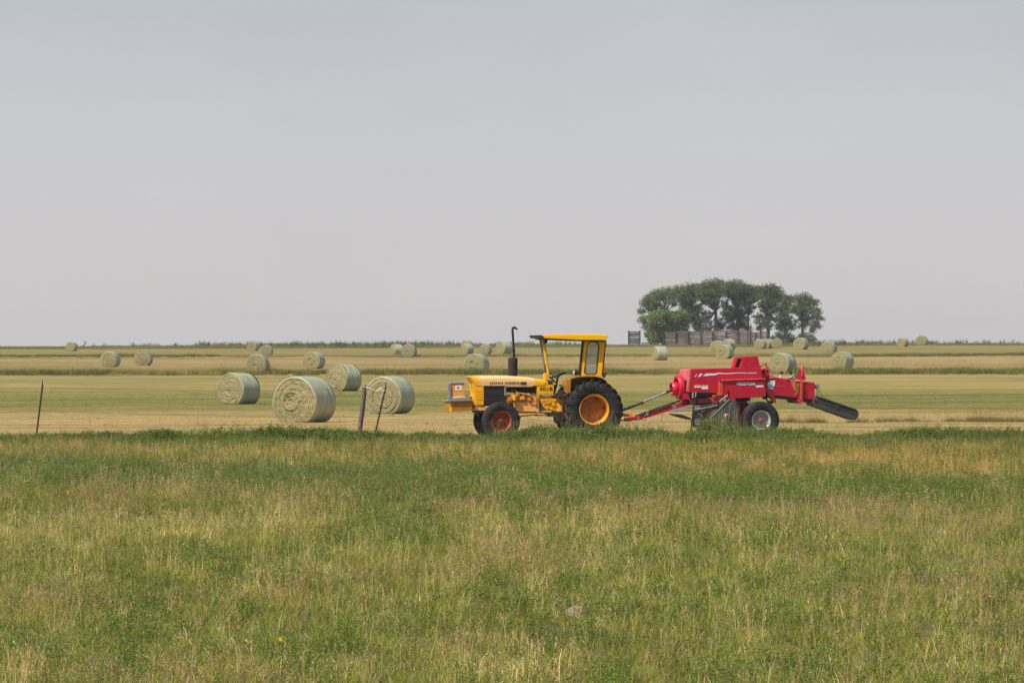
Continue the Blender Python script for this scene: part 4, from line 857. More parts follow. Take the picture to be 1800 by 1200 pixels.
# exhaust
ex = MB(); c0 = T.P(901.5, 661, .95); ex.lathe((c0.x, c0.y, 0), [(T.w(662), .02), (T.w(661), .06), (T.w(660.5), .118), (T.w(659), .124), (T.w(630), .124), (T.w(628.6), .115), (T.w(628), .05), (T.w(627.5), .03)], 'w', 24); mfl = ex.build('muffler', M['muffler'], root)
ex = MB(); ex.tube([T.P(903.6, 628.5, .95), T.P(903.2, 617, .95), T.P(902.2, 600, .95), T.P(901.0, 582, .95), T.P(900.9, 576.6, .95), T.P(902.8, 575, .95), T.P(906, 575.6, .95)], [.034, .034, .031, .031, .031, .033, .034], 12, caps=False)
ex.lathe(tuple(T.P(903.2, 615, .95)), [(-.02, .03), (-.02, .045), (.02, .045), (.02, .03)], 'w', 14); 
T.prism(ex, [(904, 574.2), (907.5, 574.6), (910.8, 577.5), (909.5, 579.4), (906, 577.6)], .92, .98)
ex.build('exhaust_pipe', M['muffler'], root)
# front weight / tool tray
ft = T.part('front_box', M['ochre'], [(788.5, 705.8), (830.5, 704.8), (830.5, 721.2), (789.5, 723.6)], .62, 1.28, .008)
T.part('tray_rim', M['bluegrey'], [(787, 703.2), (831, 702.2), (831.5, 704.6), (787, 705.6)], .56, 1.34, .004, ft)
T.part('corner_flange', M['yellow'], [(788.4, 706.2), (792.5, 706.2), (794.5, 723.6), (789.4, 723.8)], .612, .620, 0, ft)  # lighter strip painting the brightly lit left end of the box
T.part('mounting_bracket', M['dark'], [(829.8, 711), (836, 712.8), (836, 716), (831, 719.5), (829.8, 717)], .72, 1.18)
bx = T.part('tool_box', M['label_orange'], [(790.5, 674.6), (816, 673.6), (817, 700), (792, 701.3)], .70, 1.02, .006, label='small orange box with a torn white label')
T.part('label', M['white'], [(799.5, 677.6), (811, 677.2), (811.6, 686), (800, 686.4)], .694, .6995, 0, bx)
T.part('label_print', M['bluegrey'], [(803, 679.6), (807, 679.4), (807.3, 683.4), (803.3, 683.6)], .691, .6935, 0, bx)
T.part('label', M['white'], [(793.5, 697.6), (816.5, 696.4), (816.8, 698.6), (793.6, 700)], .694, .6995, 0, bx)
T.part('box_edge', M['bluegrey'], [(787.2, 675), (791.6, 674.4), (793, 702), (788.6, 702.6)], .66, .72, .003, bx)
T.part('box_lid', M['bluegrey'], [(790.5, 672.8), (816.3, 671.9), (816.4, 673.6), (790.6, 674.6)], .68, 1.04, .003, bx)
# canopy
roof = MB(); T.prism(roof, [(953.8, 589.2), (1069, 588.2), (1069.6, 590.4), (1067.5, 597.6), (1022, 597.4), (957.5, 594.4)], .28, 1.62); roof = roof.build('canopy', M['canopy'], root, .012)
rg = MB()
for k in range(5): rg.box(T.P(1000, 588.0, .45 + k * .25) + Vector((T.u(1011) - T.u(1000), 0, .006)), (1.5, .05, .02))
rg.build('roof_rib', M['canopy'], roof, .004)
T.part('visor', M['black'], [(947.8, 588.6), (953.6, 589.2), (957, 594.6), (950, 593.6)], .28, 1.62, .004, roof)
T.part('canopy_shade_strip', M['dark'], [(957, 594.8), (1066, 598), (1066, 600.2), (957, 596.4)], .34, 1.56, .004)  # dark strip put under the roof for its shadow line
wl = T.part('work_light', M['black'], [(957.5, 596.5), (963.2, 596.8), (962.8, 601), (960.5, 604.3), (958, 603)], .52, .66, .01)
T.pipe('front_pillar', M['pale_orange'], [(956.2, 595, 1.1), (958.8, 612, 1.1), (962.6, 640, 1.1), (965.5, 657, 1.08)], .028, 8)
o = T.part('front_pillar', M['steel'], [(948.5, 595), (953.4, 595), (957.4, 629), (960.4, 652), (957, 652), (953.6, 629)], 1.12, 1.15, .004, label='pale bleached pillar on the far side')
T.part('front_pillar', M['canopy'], [(953.6, 595), (957.2, 595), (965.2, 654), (962.2, 654)], .74, .80, .006)
T.part('pillar_bracket', M['dark'], [(958.4, 640), (961.2, 640), (962.2, 653), (958.6, 653)], .90, .96, .004)
# rear posts with a rounded window in each
def arch_panel(v, x_shift=0.0):
    mb = MB(); o_ = [(1028.5, 597.8), (1066, 598), (1058.8, 661), (1023.4, 661)]
    def inner():
        pts = []; 
        tl_, tr2, br_, bl_ = (1033.5, 600.5), (1054.5, 600.5), (1050, 657.6), (1027.8, 657.6)
        def corner(c, d1, d2, r):
            for k in range(7):
                a = k / 6 * math.pi / 2
                pts.append((c[0] + d1[0] * r * (1 - math.sin(a)) + d2[0] * r * (1 - math.cos(a)), c[1] + d1[1] * r * (1 - math.sin(a)) + d2[1] * r * (1 - math.cos(a))))
        corner(tl_, (0, 1), (1, 0), 9); corner(tr2, (-1, 0), (0, 1), 9); corner(br_, (0, -1), (-1, 0), 4.5); corner(bl_, (1, 0), (0, -1), 4.5)
        return pts
    I = inner(); n_ = len(I)
    # outer loop with the same count: project every inner point to the outer edge
    cx_ = 1041.; cy_ = 629.; Oo = []
    for k, (x, y) in enumerate(I):
        q_, j = divmod(k, 7); a, b_ = [(o_[3], o_[0]), (o_[0], o_[1]), (o_[1], o_[2]), (o_[2], o_[3])][q_], None
        A, B = a; 
        c_ = o_[q_]
        if j < 3: 
            prev = o_[(q_ - 1) % 4]; t_ = (3 - j) * .07; Oo.append((c_[0] + (prev[0] - c_[0]) * t_, c_[1] + (prev[1] - c_[1]) * t_))
        elif j == 3: Oo.append(c_)
        else:
            nx = o_[(q_ + 1) % 4]; t_ = (j - 3) * .07; Oo.append((c_[0] + (nx[0] - c_[0]) * t_, c_[1] + (nx[1] - c_[1]) * t_))
    vs = []
    for vv in (v, v + .035):
        for L_ in (I, Oo): vs += [(T.u(x, v), vv, T.w(y)) for x, y in L_]
    fs = []
    for k in range(n_):
        k2 = (k + 1) % n_
        fs += [(k, k2, n_ + k2, n_ + k), (2 * n_ + k, 3 * n_ + k, 3 * n_ + k2, 2 * n_ + k2), (k, 2 * n_ + k, 2 * n_ + k2, k2), (n_ + k, n_ + k2, 3 * n_ + k2, 3 * n_ + k)]
    mb.add(vs, fs)
    p = mb.build('rear_pillar', M['canopy'], root, .004)
    g2 = MB(); g2.add([(T.u(x, v), v + .017, T.w(y)) for x, y in I], [tuple(range(n_))]); g2.build('pane', M['glass'], p, fix=False)
    gk = MB(); gk.tube([(T.u(x, v), v - .002, T.w(y)) for x, y in I + [I[0]]], .010, 5); gk.build('rubber_seal', M['rubber'], p)
arch_panel(.50); arch_panel(1.22)
T.part('rear_strut', M['black'], [(1024.3, 598), (1027.6, 598), (1021.6, 661), (1017.8, 661)], .50, .55, .004)
T.part('rear_strut', M['black'], [(1066.2, 598), (1067.8, 598), (1061.2, 661), (1059, 661)], .50, .56, .004)
T.part('rear_panel', M['canopy'], [(1060, 650), (1064, 640), (1064, 598.4), (1066, 598.4), (1061.4, 661), (1059, 661)], .56, 1.25, .003)
# fenders
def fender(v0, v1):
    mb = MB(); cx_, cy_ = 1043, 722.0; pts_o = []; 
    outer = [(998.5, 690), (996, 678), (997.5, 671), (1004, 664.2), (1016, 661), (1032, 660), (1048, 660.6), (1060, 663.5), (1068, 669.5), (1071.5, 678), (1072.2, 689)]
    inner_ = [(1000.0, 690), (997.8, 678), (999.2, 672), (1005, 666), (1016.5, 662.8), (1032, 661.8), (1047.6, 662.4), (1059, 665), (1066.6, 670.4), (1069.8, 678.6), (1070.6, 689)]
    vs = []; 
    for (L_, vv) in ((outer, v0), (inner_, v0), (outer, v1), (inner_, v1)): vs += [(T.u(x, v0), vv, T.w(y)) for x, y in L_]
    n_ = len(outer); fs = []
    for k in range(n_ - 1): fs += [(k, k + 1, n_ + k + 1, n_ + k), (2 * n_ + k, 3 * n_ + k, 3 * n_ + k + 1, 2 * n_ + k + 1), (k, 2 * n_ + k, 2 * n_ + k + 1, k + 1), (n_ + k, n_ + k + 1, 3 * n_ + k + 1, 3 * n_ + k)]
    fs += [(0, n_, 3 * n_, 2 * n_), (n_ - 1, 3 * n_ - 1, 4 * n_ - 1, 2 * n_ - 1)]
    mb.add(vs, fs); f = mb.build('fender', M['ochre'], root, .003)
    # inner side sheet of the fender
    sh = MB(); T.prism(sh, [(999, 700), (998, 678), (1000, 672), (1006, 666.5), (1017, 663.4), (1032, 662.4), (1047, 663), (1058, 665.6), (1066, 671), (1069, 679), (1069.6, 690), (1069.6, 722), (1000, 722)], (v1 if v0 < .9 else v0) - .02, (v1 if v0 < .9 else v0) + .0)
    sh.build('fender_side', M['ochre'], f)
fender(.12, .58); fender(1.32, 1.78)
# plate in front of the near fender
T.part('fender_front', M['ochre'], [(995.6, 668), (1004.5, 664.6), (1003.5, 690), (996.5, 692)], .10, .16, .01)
# lamps on the fender
hl = MB(); c_ = T.P(1013.5, 654.6, .40); hl.lathe(tuple(c_), [(.06, .02), (.05, .055), (-.01, .072), (-.055, .074), (-.06, .066)], 'u', 18); hl = hl.build('headlight', M['black'], root)
hl2 = MB(); hl2.lathe(tuple(c_ + Vector((-.058, 0, 0))), [(0, .064), (-.012, .045), (-.018, .0008)], 'u', 18); hl2.build('lens', M['lens'], hl)
T.pipe('lamp_stalk', M['black'], [(1014, 660.8, .40), (1014, 657, .40)], .016)
T.pipe('rear_lamp', M['rust_red'], [(1064.3, 645, .45), (1064, 655, .45)], [.016, .02])
T.part('rear_lamp_bracket', M['dark'], [(1061.5, 655), (1067.5, 655.5), (1067, 658.5), (1065, 664), (1062, 664)], .42, .50, .004)
# steering
sw = MB(); c_ = T.P(982.3, 659.5, .95); ax = Vector((-.34, 0, .94)).normalized(); rm_ = ax.to_track_quat('Z', 'Y').to_matrix(); ring = [c_ + rm_ @ Vector((math.cos(a) * .215, math.sin(a) * .215, 0)) for a in [2 * math.pi * k / 28 for k in range(28)]]
sw.tube(ring + [ring[0]], .016, 8, caps=False)
for k in range(3): a = 2 * math.pi * k / 3 + .3; sw.tube([c_ - ax * .03, c_ + rm_ @ Vector((math.cos(a) * .21, math.sin(a) * .21, 0))], .012, 6)
sw.cyl(c_, .035, -.05, .02, rm_, 12); sw.build('steering_wheel', M['black'], root)
T.pipe('steering_column', M['black'], [(982, 660.5, .95), (979, 676, .95), (974, 694, .95)], .028)
sg = MB(); sg.tube([T.P(966, 655, .85), T.P(972, 659, .85), T.P(981, 668, .85)], .012, 6); sg.tube([T.P(966, 662, .8), T.P(972, 667, .8), T.P(976, 670, .8)], .022, 6); sg.build('throttle_lever', M['dark'], root)
lv = MB(); lv.tube([T.P(987, 700, .62), T.P(986.6, 680, .62)], .010, 6); lv.cyl(T.P(986.6, 677.6, .62), .022, -.03, .03, 'v', 10); T.prism(lv, [(984.5, 676.4), (989, 676.4), (989, 679), (984.5, 679)], .58, .66); lv.build('brake_pedal', M['black'], root)
T.part('foot_platform', M['dark'], [(976, 697), (996, 695), (1004, 692), (1004, 698), (980, 700)], .52, 1.38, .006)
T.part('seat_base', M['dark'], [(1006, 690), (1040, 690), (1040, 668), (1036, 668), (1034, 678), (1008, 680)], .72, 1.18, .02)
T.part('seat', M['black'], [(1004, 680), (1034, 677.6), (1036, 664), (1040, 664), (1041, 684), (1005, 686)], .70, 1.20, .03)
T.part('step', M['muffler'], [(977, 724.5), (990, 724), (994, 734), (990, 741), (979, 739), (976, 731)], .52, .66, .008)
T.part('rear_axle', M['orange'], [(1028, 706), (1060, 706), (1062, 736), (1024, 738), (1000, 726), (1000, 706)], .55, 1.35, .02)
T.part('drawbar', M['rim_orange'], [(1062, 727.6), (1112, 728.4), (1114, 731), (1108, 733.5), (1062, 732)], .88, 1.02, .008)
lk = MB(); lk.tube([T.P(1060, 730, .7), T.P(1100, 729, .72)], .03, 8); lk.cyl(T.P(1111, 730.5, .90), .055, -.04, .06, 'v', 14); lk.build('lower_link', M['rim_orange'], root)
T.part('hitch_bar', M['dark'], [(1060, 739.5), (1106, 738.8), (1106, 741), (1060, 742.4)], .90, 1.0, .004)
# wheels
def rear_wheel(v):
    near = v < .9; sd = -1 if near else 1; c_ = T.P(1043.5, 721, 0); c_ = Vector((T.u(1043.5, .2), v, .775))
    r_ = MB(); r_.lathe(tuple(c_), [(sd * .150, .400), (sd * .165, .402), (sd * .168, .385), (sd * .150, .372), (sd * .04, .352), (sd * .0, .345), (-sd * .10, .352), (-sd * .165, .385), (-sd * .165, .402), (-sd * .15, .40)], 'v', 48)
    w_ = r_.build('rear_wheel', M['rim_orange'], root)
    ag_tyre(c_, .782, .205, 21, .400).build('tyre', M['rubber'], w_, fix=True)
    d_ = MB(); d_.lathe(tuple(c_), [(-sd * .03, .345), (-sd * .04, .325), (-sd * .07, .31), (-sd * .085, .26), (-sd * .06, .19), (-sd * .02, .155), (-sd * .01, .12), (-sd * .01, .055), (sd * .02, .05), (sd * .025, .001)], 'v', 48)
    for k in range(8): a = 2 * math.pi * k / 8; d_.cyl((c_.x + .115 * math.cos(a), c_.y - sd * .012, c_.z + .115 * math.sin(a)), .014, 0, sd * .022, 'v', 6)
    d_.build('wheel_disc', M['disc_orange'], w_)
    s_ = MB()
    for k in range(6):
        a = 2 * math.pi * (k + .18) / 6; p = []
        for q in range(10):
            b_ = 2 * math.pi * q / 10; rr = .302 + .022 * math.cos(b_); aa = a + .17 * math.sin(b_); p.append((c_.x + rr * math.cos(aa), c_.y - sd * .050, c_.z + rr * math.sin(aa)))
        s_.add(p, [tuple(range(10))])
    s_.build('disc_slot_dark', M['black'], w_, fix=False)  # flat black ovals painting the dark of the holes in the disc
rear_wheel(.215); rear_wheel(1.70)
def front_wheel(v, x=881.0):
    sd = -1 if v < .9 else 1; c_ = Vector((T.u(881.5, .2), v, .485))
    r_ = MB(); r_.lathe(tuple(c_), [(sd * .08, .275), (sd * .088, .278), (sd * .088, .265), (sd * .05, .245), (-sd * .03, .235), (-sd * .06, .25), (-sd * .088, .278), (-sd * .08, .275)], 'v', 36)
    w_ = r_.build('front_wheel', M['rust_red'], root)
    road_tyre(c_, .495, .115, .275).build('tyre', M['rubber'], w_)
    d_ = MB(); d_.lathe(tuple(c_), [(-sd * .03, .240), (-sd * .045, .21), (-sd * .05, .16), (-sd * .02, .12), (-sd * .01, .08)], 'v', 36); d_.build('wheel_disc', M['rust_red'], w_)
    h_ = MB(); h_.lathe(tuple(c_), [(-sd * .02, .085), (sd * .0, .08), (sd * .02, .05), (sd * .05, .045), (sd * .055, .03), (sd * .06, .001)], 'v', 20)
    for k in range(6): a = 2 * math.pi * k / 6; h_.cyl((c_.x + .11 * math.cos(a), c_.y - sd * .02, c_.z + .11 * math.sin(a)), .016, 0, sd * .02, 'v', 6)
    h_.build('wheel_hub', M['rust_red'], w_)
    h2 = MB(); h2.cyl((c_.x + .0, c_.y + sd * .055, c_.z), .035, 0, sd * .012, 'v', 10); h2.cyl((c_.x + .1, c_.y - sd * .03, c_.z - .08), .03, 0, sd * .03, 'v', 8); h2.build('dust_cap', M['dark'], w_)
front_wheel(.30); front_wheel(1.50)
ax_ = MB(); uu = T.u(881.5, .2); ax_.tube([(uu, .38, .50), (uu - .02, .62, .62), (uu - .02, .95, .66), (uu - .02, 1.28, .62), (uu, 1.42, .50)], [.04, .05, .06, .05, .04], 8); ax_.tube([(uu, .42, .42), (uu, .42, .64)], .035, 8); ax_.tube([(uu, 1.38, .42), (uu, 1.38, .64)], .035, 8)
ax_.build('front_axle', M['orange'], root)
T.part('steering_arm', M['rust_red'], [(896, 728), (914, 730), (917, 734), (914, 737), (896, 738)], .46, .52, .006)
T.pipe('tie_rod', M['dark'], [(902, 733, .5), (945, 729, .62)], .014)
T.part('belly_plate', M['muffler'], [(974, 728), (996, 730), (1000, 742), (994, 748), (984, 742)], .8, 1.1, .01)
# ================================================================== red square baler
B = Frame(1200, R(14), 103.6, 'baler', 'red hay baler hitched behind the yellow tractor, charcoal chute sloping down at its rear', 'baler')
root = B.root
body = B.part('front_housing', M['red'], [(1217.5, 648.6), (1296, 646.8), (1344, 646.6), (1346.5, 666.6), (1268, 668.4), (1268, 691), (1212, 689.6)], .62, 1.55, .012)
B.part('front_cover', M['dusty_red'], [(1214.5, 650.2), (1217.3, 648.8), (1213, 689.2), (1209.5, 688.6)], .62, 1.55, .004, body, 'dusty front sheet of the housing')
bt = MB()
for (v, y) in ((.75, 671), (.75, 676), (.9, 682), (1.2, 671), (1.3, 660)): bt.cyl(B.P(1211, y, v), .025, -.06, .02, 'u', 8)
bt.build('cover_bolt', M['dark'], body)
# stripe decal
sd_ = MB(); 
for pts in ([(1223.5, 662.4), (1225.3, 662.4), (1228, 658.2), (1226.4, 658.2)], [(1229, 662.3), (1233.6, 662.2), (1238.6, 656.8), (1233.6, 656.8)], [(1238.6, 661.6), (1246, 660.9), (1254, 660), (1262, 659.8), (1262, 656.4), (1244, 656.6)],
            [(1262, 656.2), (1266, 655.2), (1280, 656.2), (1304, 654.8), (1318, 655.6), (1336, 655.4), (1336, 656.2), (1320, 656.6), (1304, 656.0), (1282, 657.6), (1267, 657.2), (1262, 659)], [(1320, 655.4), (1335, 654.8), (1335, 656.4), (1320, 656.8)]): B.prism(sd_, pts, .614, .619)
sd_.build('stripe_decal', M['white'], body, fix=True)
for (x0, x1, y0, y1) in ((1223, 1235, 677, 681.8), (1236.2, 1247.8, 677, 684.6)):
    o = B.part('warning_label', M['white'], [(x0, y0), (x1, y0), (x1, y1), (x0, y1)], .612, .619, 0, body)
    B.part('label_print', M['label_orange'], [(x0, y0), (x1, y0), (x1, y0 + 1.5), (x0, y0 + 1.5)], .608, .6115, 0, body)
lower = B.part('side_shield', M['red'], [(1274.5, 669.4), (1351, 667.2), (1351.6, 698.4), (1326, 699.6), (1297.5, 701), (1296.5, 706), (1289, 703.5), (1274.5, 699)], .50, .66, .010)
B.part('shield_lip', M['dusty_red'], [(1267.5, 668.2), (1352, 665.4), (1352, 666.9), (1272, 669.8)], .46, .70, .003, lower)
B.part('shield_edge', M['orange_red'], [(1267.8, 670), (1274.3, 669.7), (1274.3, 693.5), (1268, 694)], .49, .66, .004, lower, 'faded orange-red front edge of the side shield')
letters(B, 'HESSTON', 1299.6, 677.8, .494, 5.6, M['white'], lower, 32.5, .025)
B.part('label', M['dusty_red'], [(1335, 672.8), (1346, 672.6), (1346, 674.6), (1335, 674.8)], .494, .499, 0, lower)
o = B.part('label', M['white'], [(1334, 677.9), (1347.2, 677.6), (1347.2, 680.8), (1334, 681.2)], .494, .499, 0, lower)
# twine hump at the top
hump = B.part('twine_box', M['red'], [(1306.2, 646.6), (1313.2, 627.6), (1338.2, 626.8), (1342.2, 646.4)], .66, 1.50, .01)
fm = MB()
for v0, v1 in ((.66, .71), (1.45, 1.5)): B.prism(fm, [(1304.2, 646.6), (1309, 646.6), (1313.5, 629.5), (1338, 626.6), (1338, 625.2), (1311.5, 626.6)], v0, v1)
B.prism(fm, [(1292.4, 646.8), (1296.2, 646.8), (1301.8, 629.6), (1311, 628.8), (1311.6, 626.4), (1298.6, 627.4)], .66, .70); B.prism(fm, [(1292.4, 646.8), (1296.2, 646.8), (1301.8, 629.6), (1311, 628.8), (1311.6, 626.4), (1298.6, 627.4)], 1.44, 1.5)
B.prism(fm, [(1305.4, 646.8), (1309, 646.8), (1313.6, 629), (1310.6, 629)], .655, .665)
fm.build('hump_frame', M['sheen_red'], hump, .004)
B.part('hump_opening_dark', M['black'], [(1296.5, 646), (1305.4, 646), (1310.4, 629.8), (1302, 630)], .705, .73, .0, hump)  # black plate painting the dark inside of the opening
# underside and frame
B.part('plunger_frame', M['dark'], [(1213, 689.8), (1264, 691.2), (1268, 700), (1268, 712), (1240, 713.5), (1216, 712)], .70, 1.45, .01)
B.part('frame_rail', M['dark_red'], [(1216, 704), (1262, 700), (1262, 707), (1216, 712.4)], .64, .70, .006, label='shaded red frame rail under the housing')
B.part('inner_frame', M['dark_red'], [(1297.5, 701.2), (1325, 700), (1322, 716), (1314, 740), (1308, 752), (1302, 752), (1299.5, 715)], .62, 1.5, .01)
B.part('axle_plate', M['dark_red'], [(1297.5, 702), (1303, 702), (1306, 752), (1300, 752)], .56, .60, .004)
B.part('lift_arm', M['sheen_red'], [(1248.4, 700.6), (1253, 699.2), (1268.5, 709.8), (1267, 713.4), (1262, 711.8)], .40, .52, .008)
B.part('lift_bracket', M['orange_red'], [(1256, 694.8), (1274, 692.4), (1275, 694.6), (1260, 697.2), (1259, 701), (1256.4, 700)], .46, .54, .005)
B.part('lift_bracket', M['dusty_red'], [(1258, 696.8), (1274, 695), (1276, 705), (1270, 709), (1262, 703.4)], .52, .60, .005)
B.pipe('lift_rod', M['steel'], [(1267.5, 706.4, .40), (1282, 695.4, .42)], .018)
B.pipe('lever', M['black'], [(1281.8, 694, .48), (1283, 685.6, .48)], .014)
# pickup
sh = B.part('pickup_shield', M['grey'], [(1246.5, 737.5), (1283.5, 702.4), (1288, 702), (1296.6, 706.4), (1298.4, 740), (1300, 744), (1291, 751), (1284, 753), (1262, 748)], .02, .06, .006)
B.part('shield_hem', M['bluegrey'], [(1246.0, 737.2), (1283, 701.8), (1284.8, 702.8), (1248, 738.6)], .0, .02, .002, sh)
hb_ = MB(); c_ = B.P(1279.5, 733, .02); hb_.lathe(tuple(c_), [(0, .085), (-.03, .082), (-.035, .05), (-.02, .045)], 'v', 20); hb_.build('bearing_ring', M['steel'], sh)
hb_ = MB(); hb_.lathe(tuple(c_), [(0, .05), (-.045, .04), (-.05, .001)], 'v', 14); hb_.build('bearing_hub', M['rust_red'], sh)
pk = MB(); c_ = B.P(1262, 733, .1)
pk.lathe((c_.x, 0, c_.z), [(.08, .02), (.08, .20), (1.75, .20), (1.75, .02)], 'v', 20)
pk.build('pickup_drum', M['dark'], root)
tn = MB()
for k in range(26):
    v = .12 + k * .064
    for q in range(4):
        a = q * math.pi / 2 + (k % 2) * .4 + .5; tn.tube([(c_.x + .2 * math.cos(a), v, c_.z + .2 * math.sin(a)), (c_.x + .31 * math.cos(a - .15), v, c_.z + .31 * math.sin(a - .15))], .005, 4, caps=False)
tn.build('pickup_tine', M['steel'], root)
wg = MB()
for k in range(12): wg.tube([B.P(1190 + random.uniform(-2, 2), 722.5, .15 + k * .13), B.P(1228, 718 , .15 + k * .13), B.P(1262, 712, .15 + k * .13)], .007, 5)
wg.tube([B.P(1188, 723, .1), B.P(1188, 723, 1.75)], .018, 6); wg.build('wind_guard', M['bluegrey'], root)
B.part('wind_guard_bar', M['bluegrey'], [(1188, 721.6), (1226, 718.8), (1263, 711.6), (1263, 714), (1226, 721.4), (1188, 724.2)], .10, .14, .003)
B.part('skid_plate', M['black'], [(1182.5, 727.5), (1198, 728.6), (1216, 735.2), (1214, 738.2), (1196, 733.6), (1182.5, 729.6)], .08, .40, .004)
gw = MB(); c2 = Vector((B.u(1226, .1), .10, .46)); road_tyre(c2, .165, .045, .085, 2).build('gauge_wheel', M['rubber'], root)
gw.lathe(tuple(c2), [(-.04, .085), (-.045, .07), (-.01, .05), (-.03, .03), (-.03, .001)], 'v', 18); gw.lathe(tuple(c2), [(.04, .085), (.045, .07), (.01, .05), (.01, .001)], 'v', 18); gw.build('gauge_wheel_rim', M['bluegrey'], root)
B.pipe('gauge_arm', M['black'], [(1229, 745, .1), (1236, 724, .12), (1250, 716, .14)], .022)
B.part('pickup_frame', M['dark'], [(1232, 713), (1284, 704), (1272, 722), (1246, 742), (1238, 730)], .14, .20, .006)
lg = MB(); lg.tube([B.P(1220.5, 690, .58), B.P(1219.6, 700, .56)], .022, 8); lg.build('jack_tube', M['steel'], root)
# flywheel and its shield
fw = MB(); tilt = Matrix.Rotation(R(-4), 3, 'Y') @ Matrix(((0, 0, 1), (0, 1, 0), (1, 0, 0)))
c3 = B.P(1203, 680, 1.0)
fw.lathe(tuple(c3), [(.0, .02), (.0, .26), (-.03, .315), (-.16, .322), (-.17, .30), (-.17, .24), (-.06, .22), (-.05, .05)], tilt, 40); fw.build('flywheel', M['sheen_red'], root)
fs2 = MB(); c4 = B.P(1195.5, 683.5, 1.0); fs2.lathe(tuple(c4), [(.02, .10), (.0, .17), (-.20, .178), (-.205, .16), (-.17, .155), (-.05, .15), (-.04, .06)], tilt, 30); fs2.build('driveline_shield', M['sheen_red'], root)
B.part('gearbox', M['dark'], [(1204, 668), (1211, 668), (1209, 702), (1203, 702)], .78, 1.22, .02)
B.part('lower_cover', M['red'], [(1202, 694), (1213, 690), (1217, 700), (1216, 704), (1204, 703)], .70, 1.15, .01)
# tongue and driveline
tg = MB(); a = B.P(1103, 738.5, 1.0); 
pts = [(1100, 735.6), (1120, 732.6), (1150, 723.4), (1180, 714.6), (1210, 705.4), (1222, 703), (1222, 710.5), (1212, 713), (1182, 722), (1152, 731.4), (1122, 739.8), (1100, 741.4)]
tongue = B.part('tongue', M['red'], pts, .93, 1.08, .008)
th2 = MB(); th2.tube([B.P(1118, 732, 1.0), B.P(1150, 721, 1.0), B.P(1175, 712.6, 1.0), B.P(1200, 704.4, 1.0)], .022, 7); th2.tube([B.P(1125, 731, .93), B.P(1160, 720.4, .92), B.P(1190, 710, .93)], .014, 6); th2.build('hydraulic_hose', M['black'], tongue)
B.part('hose_clamp', M['steel'], [(1183, 714), (1190, 711.4), (1192.5, 717.6), (1187, 721)], .89, .93, .003, tongue)
hc = MB(); T_b = [(1099, 736.5), (1110, 735), (1112, 741), (1100, 742)]; B.prism(hc, T_b, .88, .93); B.prism(hc, T_b, 1.08, 1.13); hc.cyl(B.P(1104, 738.8, .86), .02, -.02, .32, 'v', 8); hc.build('hitch_clevis', M['hub_red'], tongue, .004)
B.pipe('hitch_pin', M['steel'], [(1123.5, 733, .92), (1123.5, 741, .92)], .022, 8, tongue)
rg_ = MB(); cc = B.P(1132.5, 735.5, .88); rr_ = [cc + Vector((math.cos(a) * .075, 0, math.sin(a) * .06)) for a in [2 * math.pi * k / 16 for k in range(17)]]; rg_.tube(rr_, .008, 5, caps=False); rg_.build('chain_ring', M['dark'], tongue)
jk = MB(); jk.tube([B.P(1135, 733, .9), B.P(1139, 725.5, .9), B.P(1134, 723.6, .9)], .014, 6); jk.tube([B.P(1140, 731, .9), B.P(1140.5, 722, .9)], .018, 6); jk.build('jack_crank', M['bluegrey'], tongue)
pto = MB(); pto.tube([B.P(1080, 726.5, 1.0), B.P(1110, 716, 1.0)], .040, 10); pto.tube([B.P(1110, 716, 1.0), B.P(1133, 707.6, 1.0)], .034, 10); pt = pto.build('driveline', M['black'], root)
p2 = MB(); p2.tube([B.P(1132, 707, .99), B.P(1166, 693.4, 1.0)], .026, 10); p2.tube([B.P(1166, 693.4, 1.0), B.P(1173, 690.6, 1.0)], .034, 10); p2.build('telescoping_shaft', M['steel'], pt)
p2 = MB(); p2.tube([B.P(1117, 713.6, .96), B.P(1133, 709.4, .96)], .018, 8); p2.tube([B.P(1172, 690.8, 1.0), B.P(1178, 688.4, 1.0)], [.03, .045], 8); p2.tube([B.P(1178, 688.4, 1.0), B.P(1182, 687, 1.0)], .03, 8); p2.tube([B.P(1182, 687, 1.0), B.P(1187, 684.6, 1.0)], [.05, .04], 8); p2.build('universal_joint', M['black'], pt)
rp = MB(); rp.tube([B.P(1167, 727, .93), B.P(1165.4, 737, .93), B.P(1162.6, 742, .93)], .006, 5); rp.build('loose_cord', M['dark'], tongue)
# wheels
def bwheel(v):
    sd = -1 if v < .9 else 1; c_ = Vector((B.u(1341, .1), v, .49)); r_ = MB()
    r_.lathe(tuple(c_), [(sd * .11, .262), (sd * .122, .262), (sd * .122, .245), (sd * .10, .228), (sd * .05, .215), (-sd * .06, .225), (-sd * .12, .262), (-sd * .11, .262)], 'v', 36); w_ = r_.build('road_wheel', M['silver'], root)
    road_tyre(c_, .495, .15, .26, 4).build('tyre', M['rubber'], w_)
    d_ = MB(); d_.lathe(tuple(c_), [(sd * .05, .22), (sd * .03, .19), (sd * .02, .15), (sd * .05, .11), (sd * .05, .06)], 'v', 32)
    for k in range(5): a = 2 * math.pi * k / 5; d_.cyl((c_.x + .095 * math.cos(a), c_.y + sd * .045, c_.z + .095 * math.sin(a)), .013, 0, sd * .025, 'v', 6)
    d_.build('wheel_disc', M['bluegrey'], w_)
    h_ = MB(); h_.lathe(tuple(c_), [(sd * .04, .065), (sd * .09, .06), (sd * .10, .045), (sd * .105, .001)], 'v', 16); h_.build('wheel_hub', M['hub_red'], w_)
bwheel(.18); bwheel(2.0)
B.pipe('axle', M['dark'], [(1341, 739.5, .18), (1341, 739.5, 2.0)], .045)
B.part('valve_bracket', M['bluegrey'], [(1318, 707), (1321, 705), (1324, 709), (1321, 711.5)], .5, .6, .003)
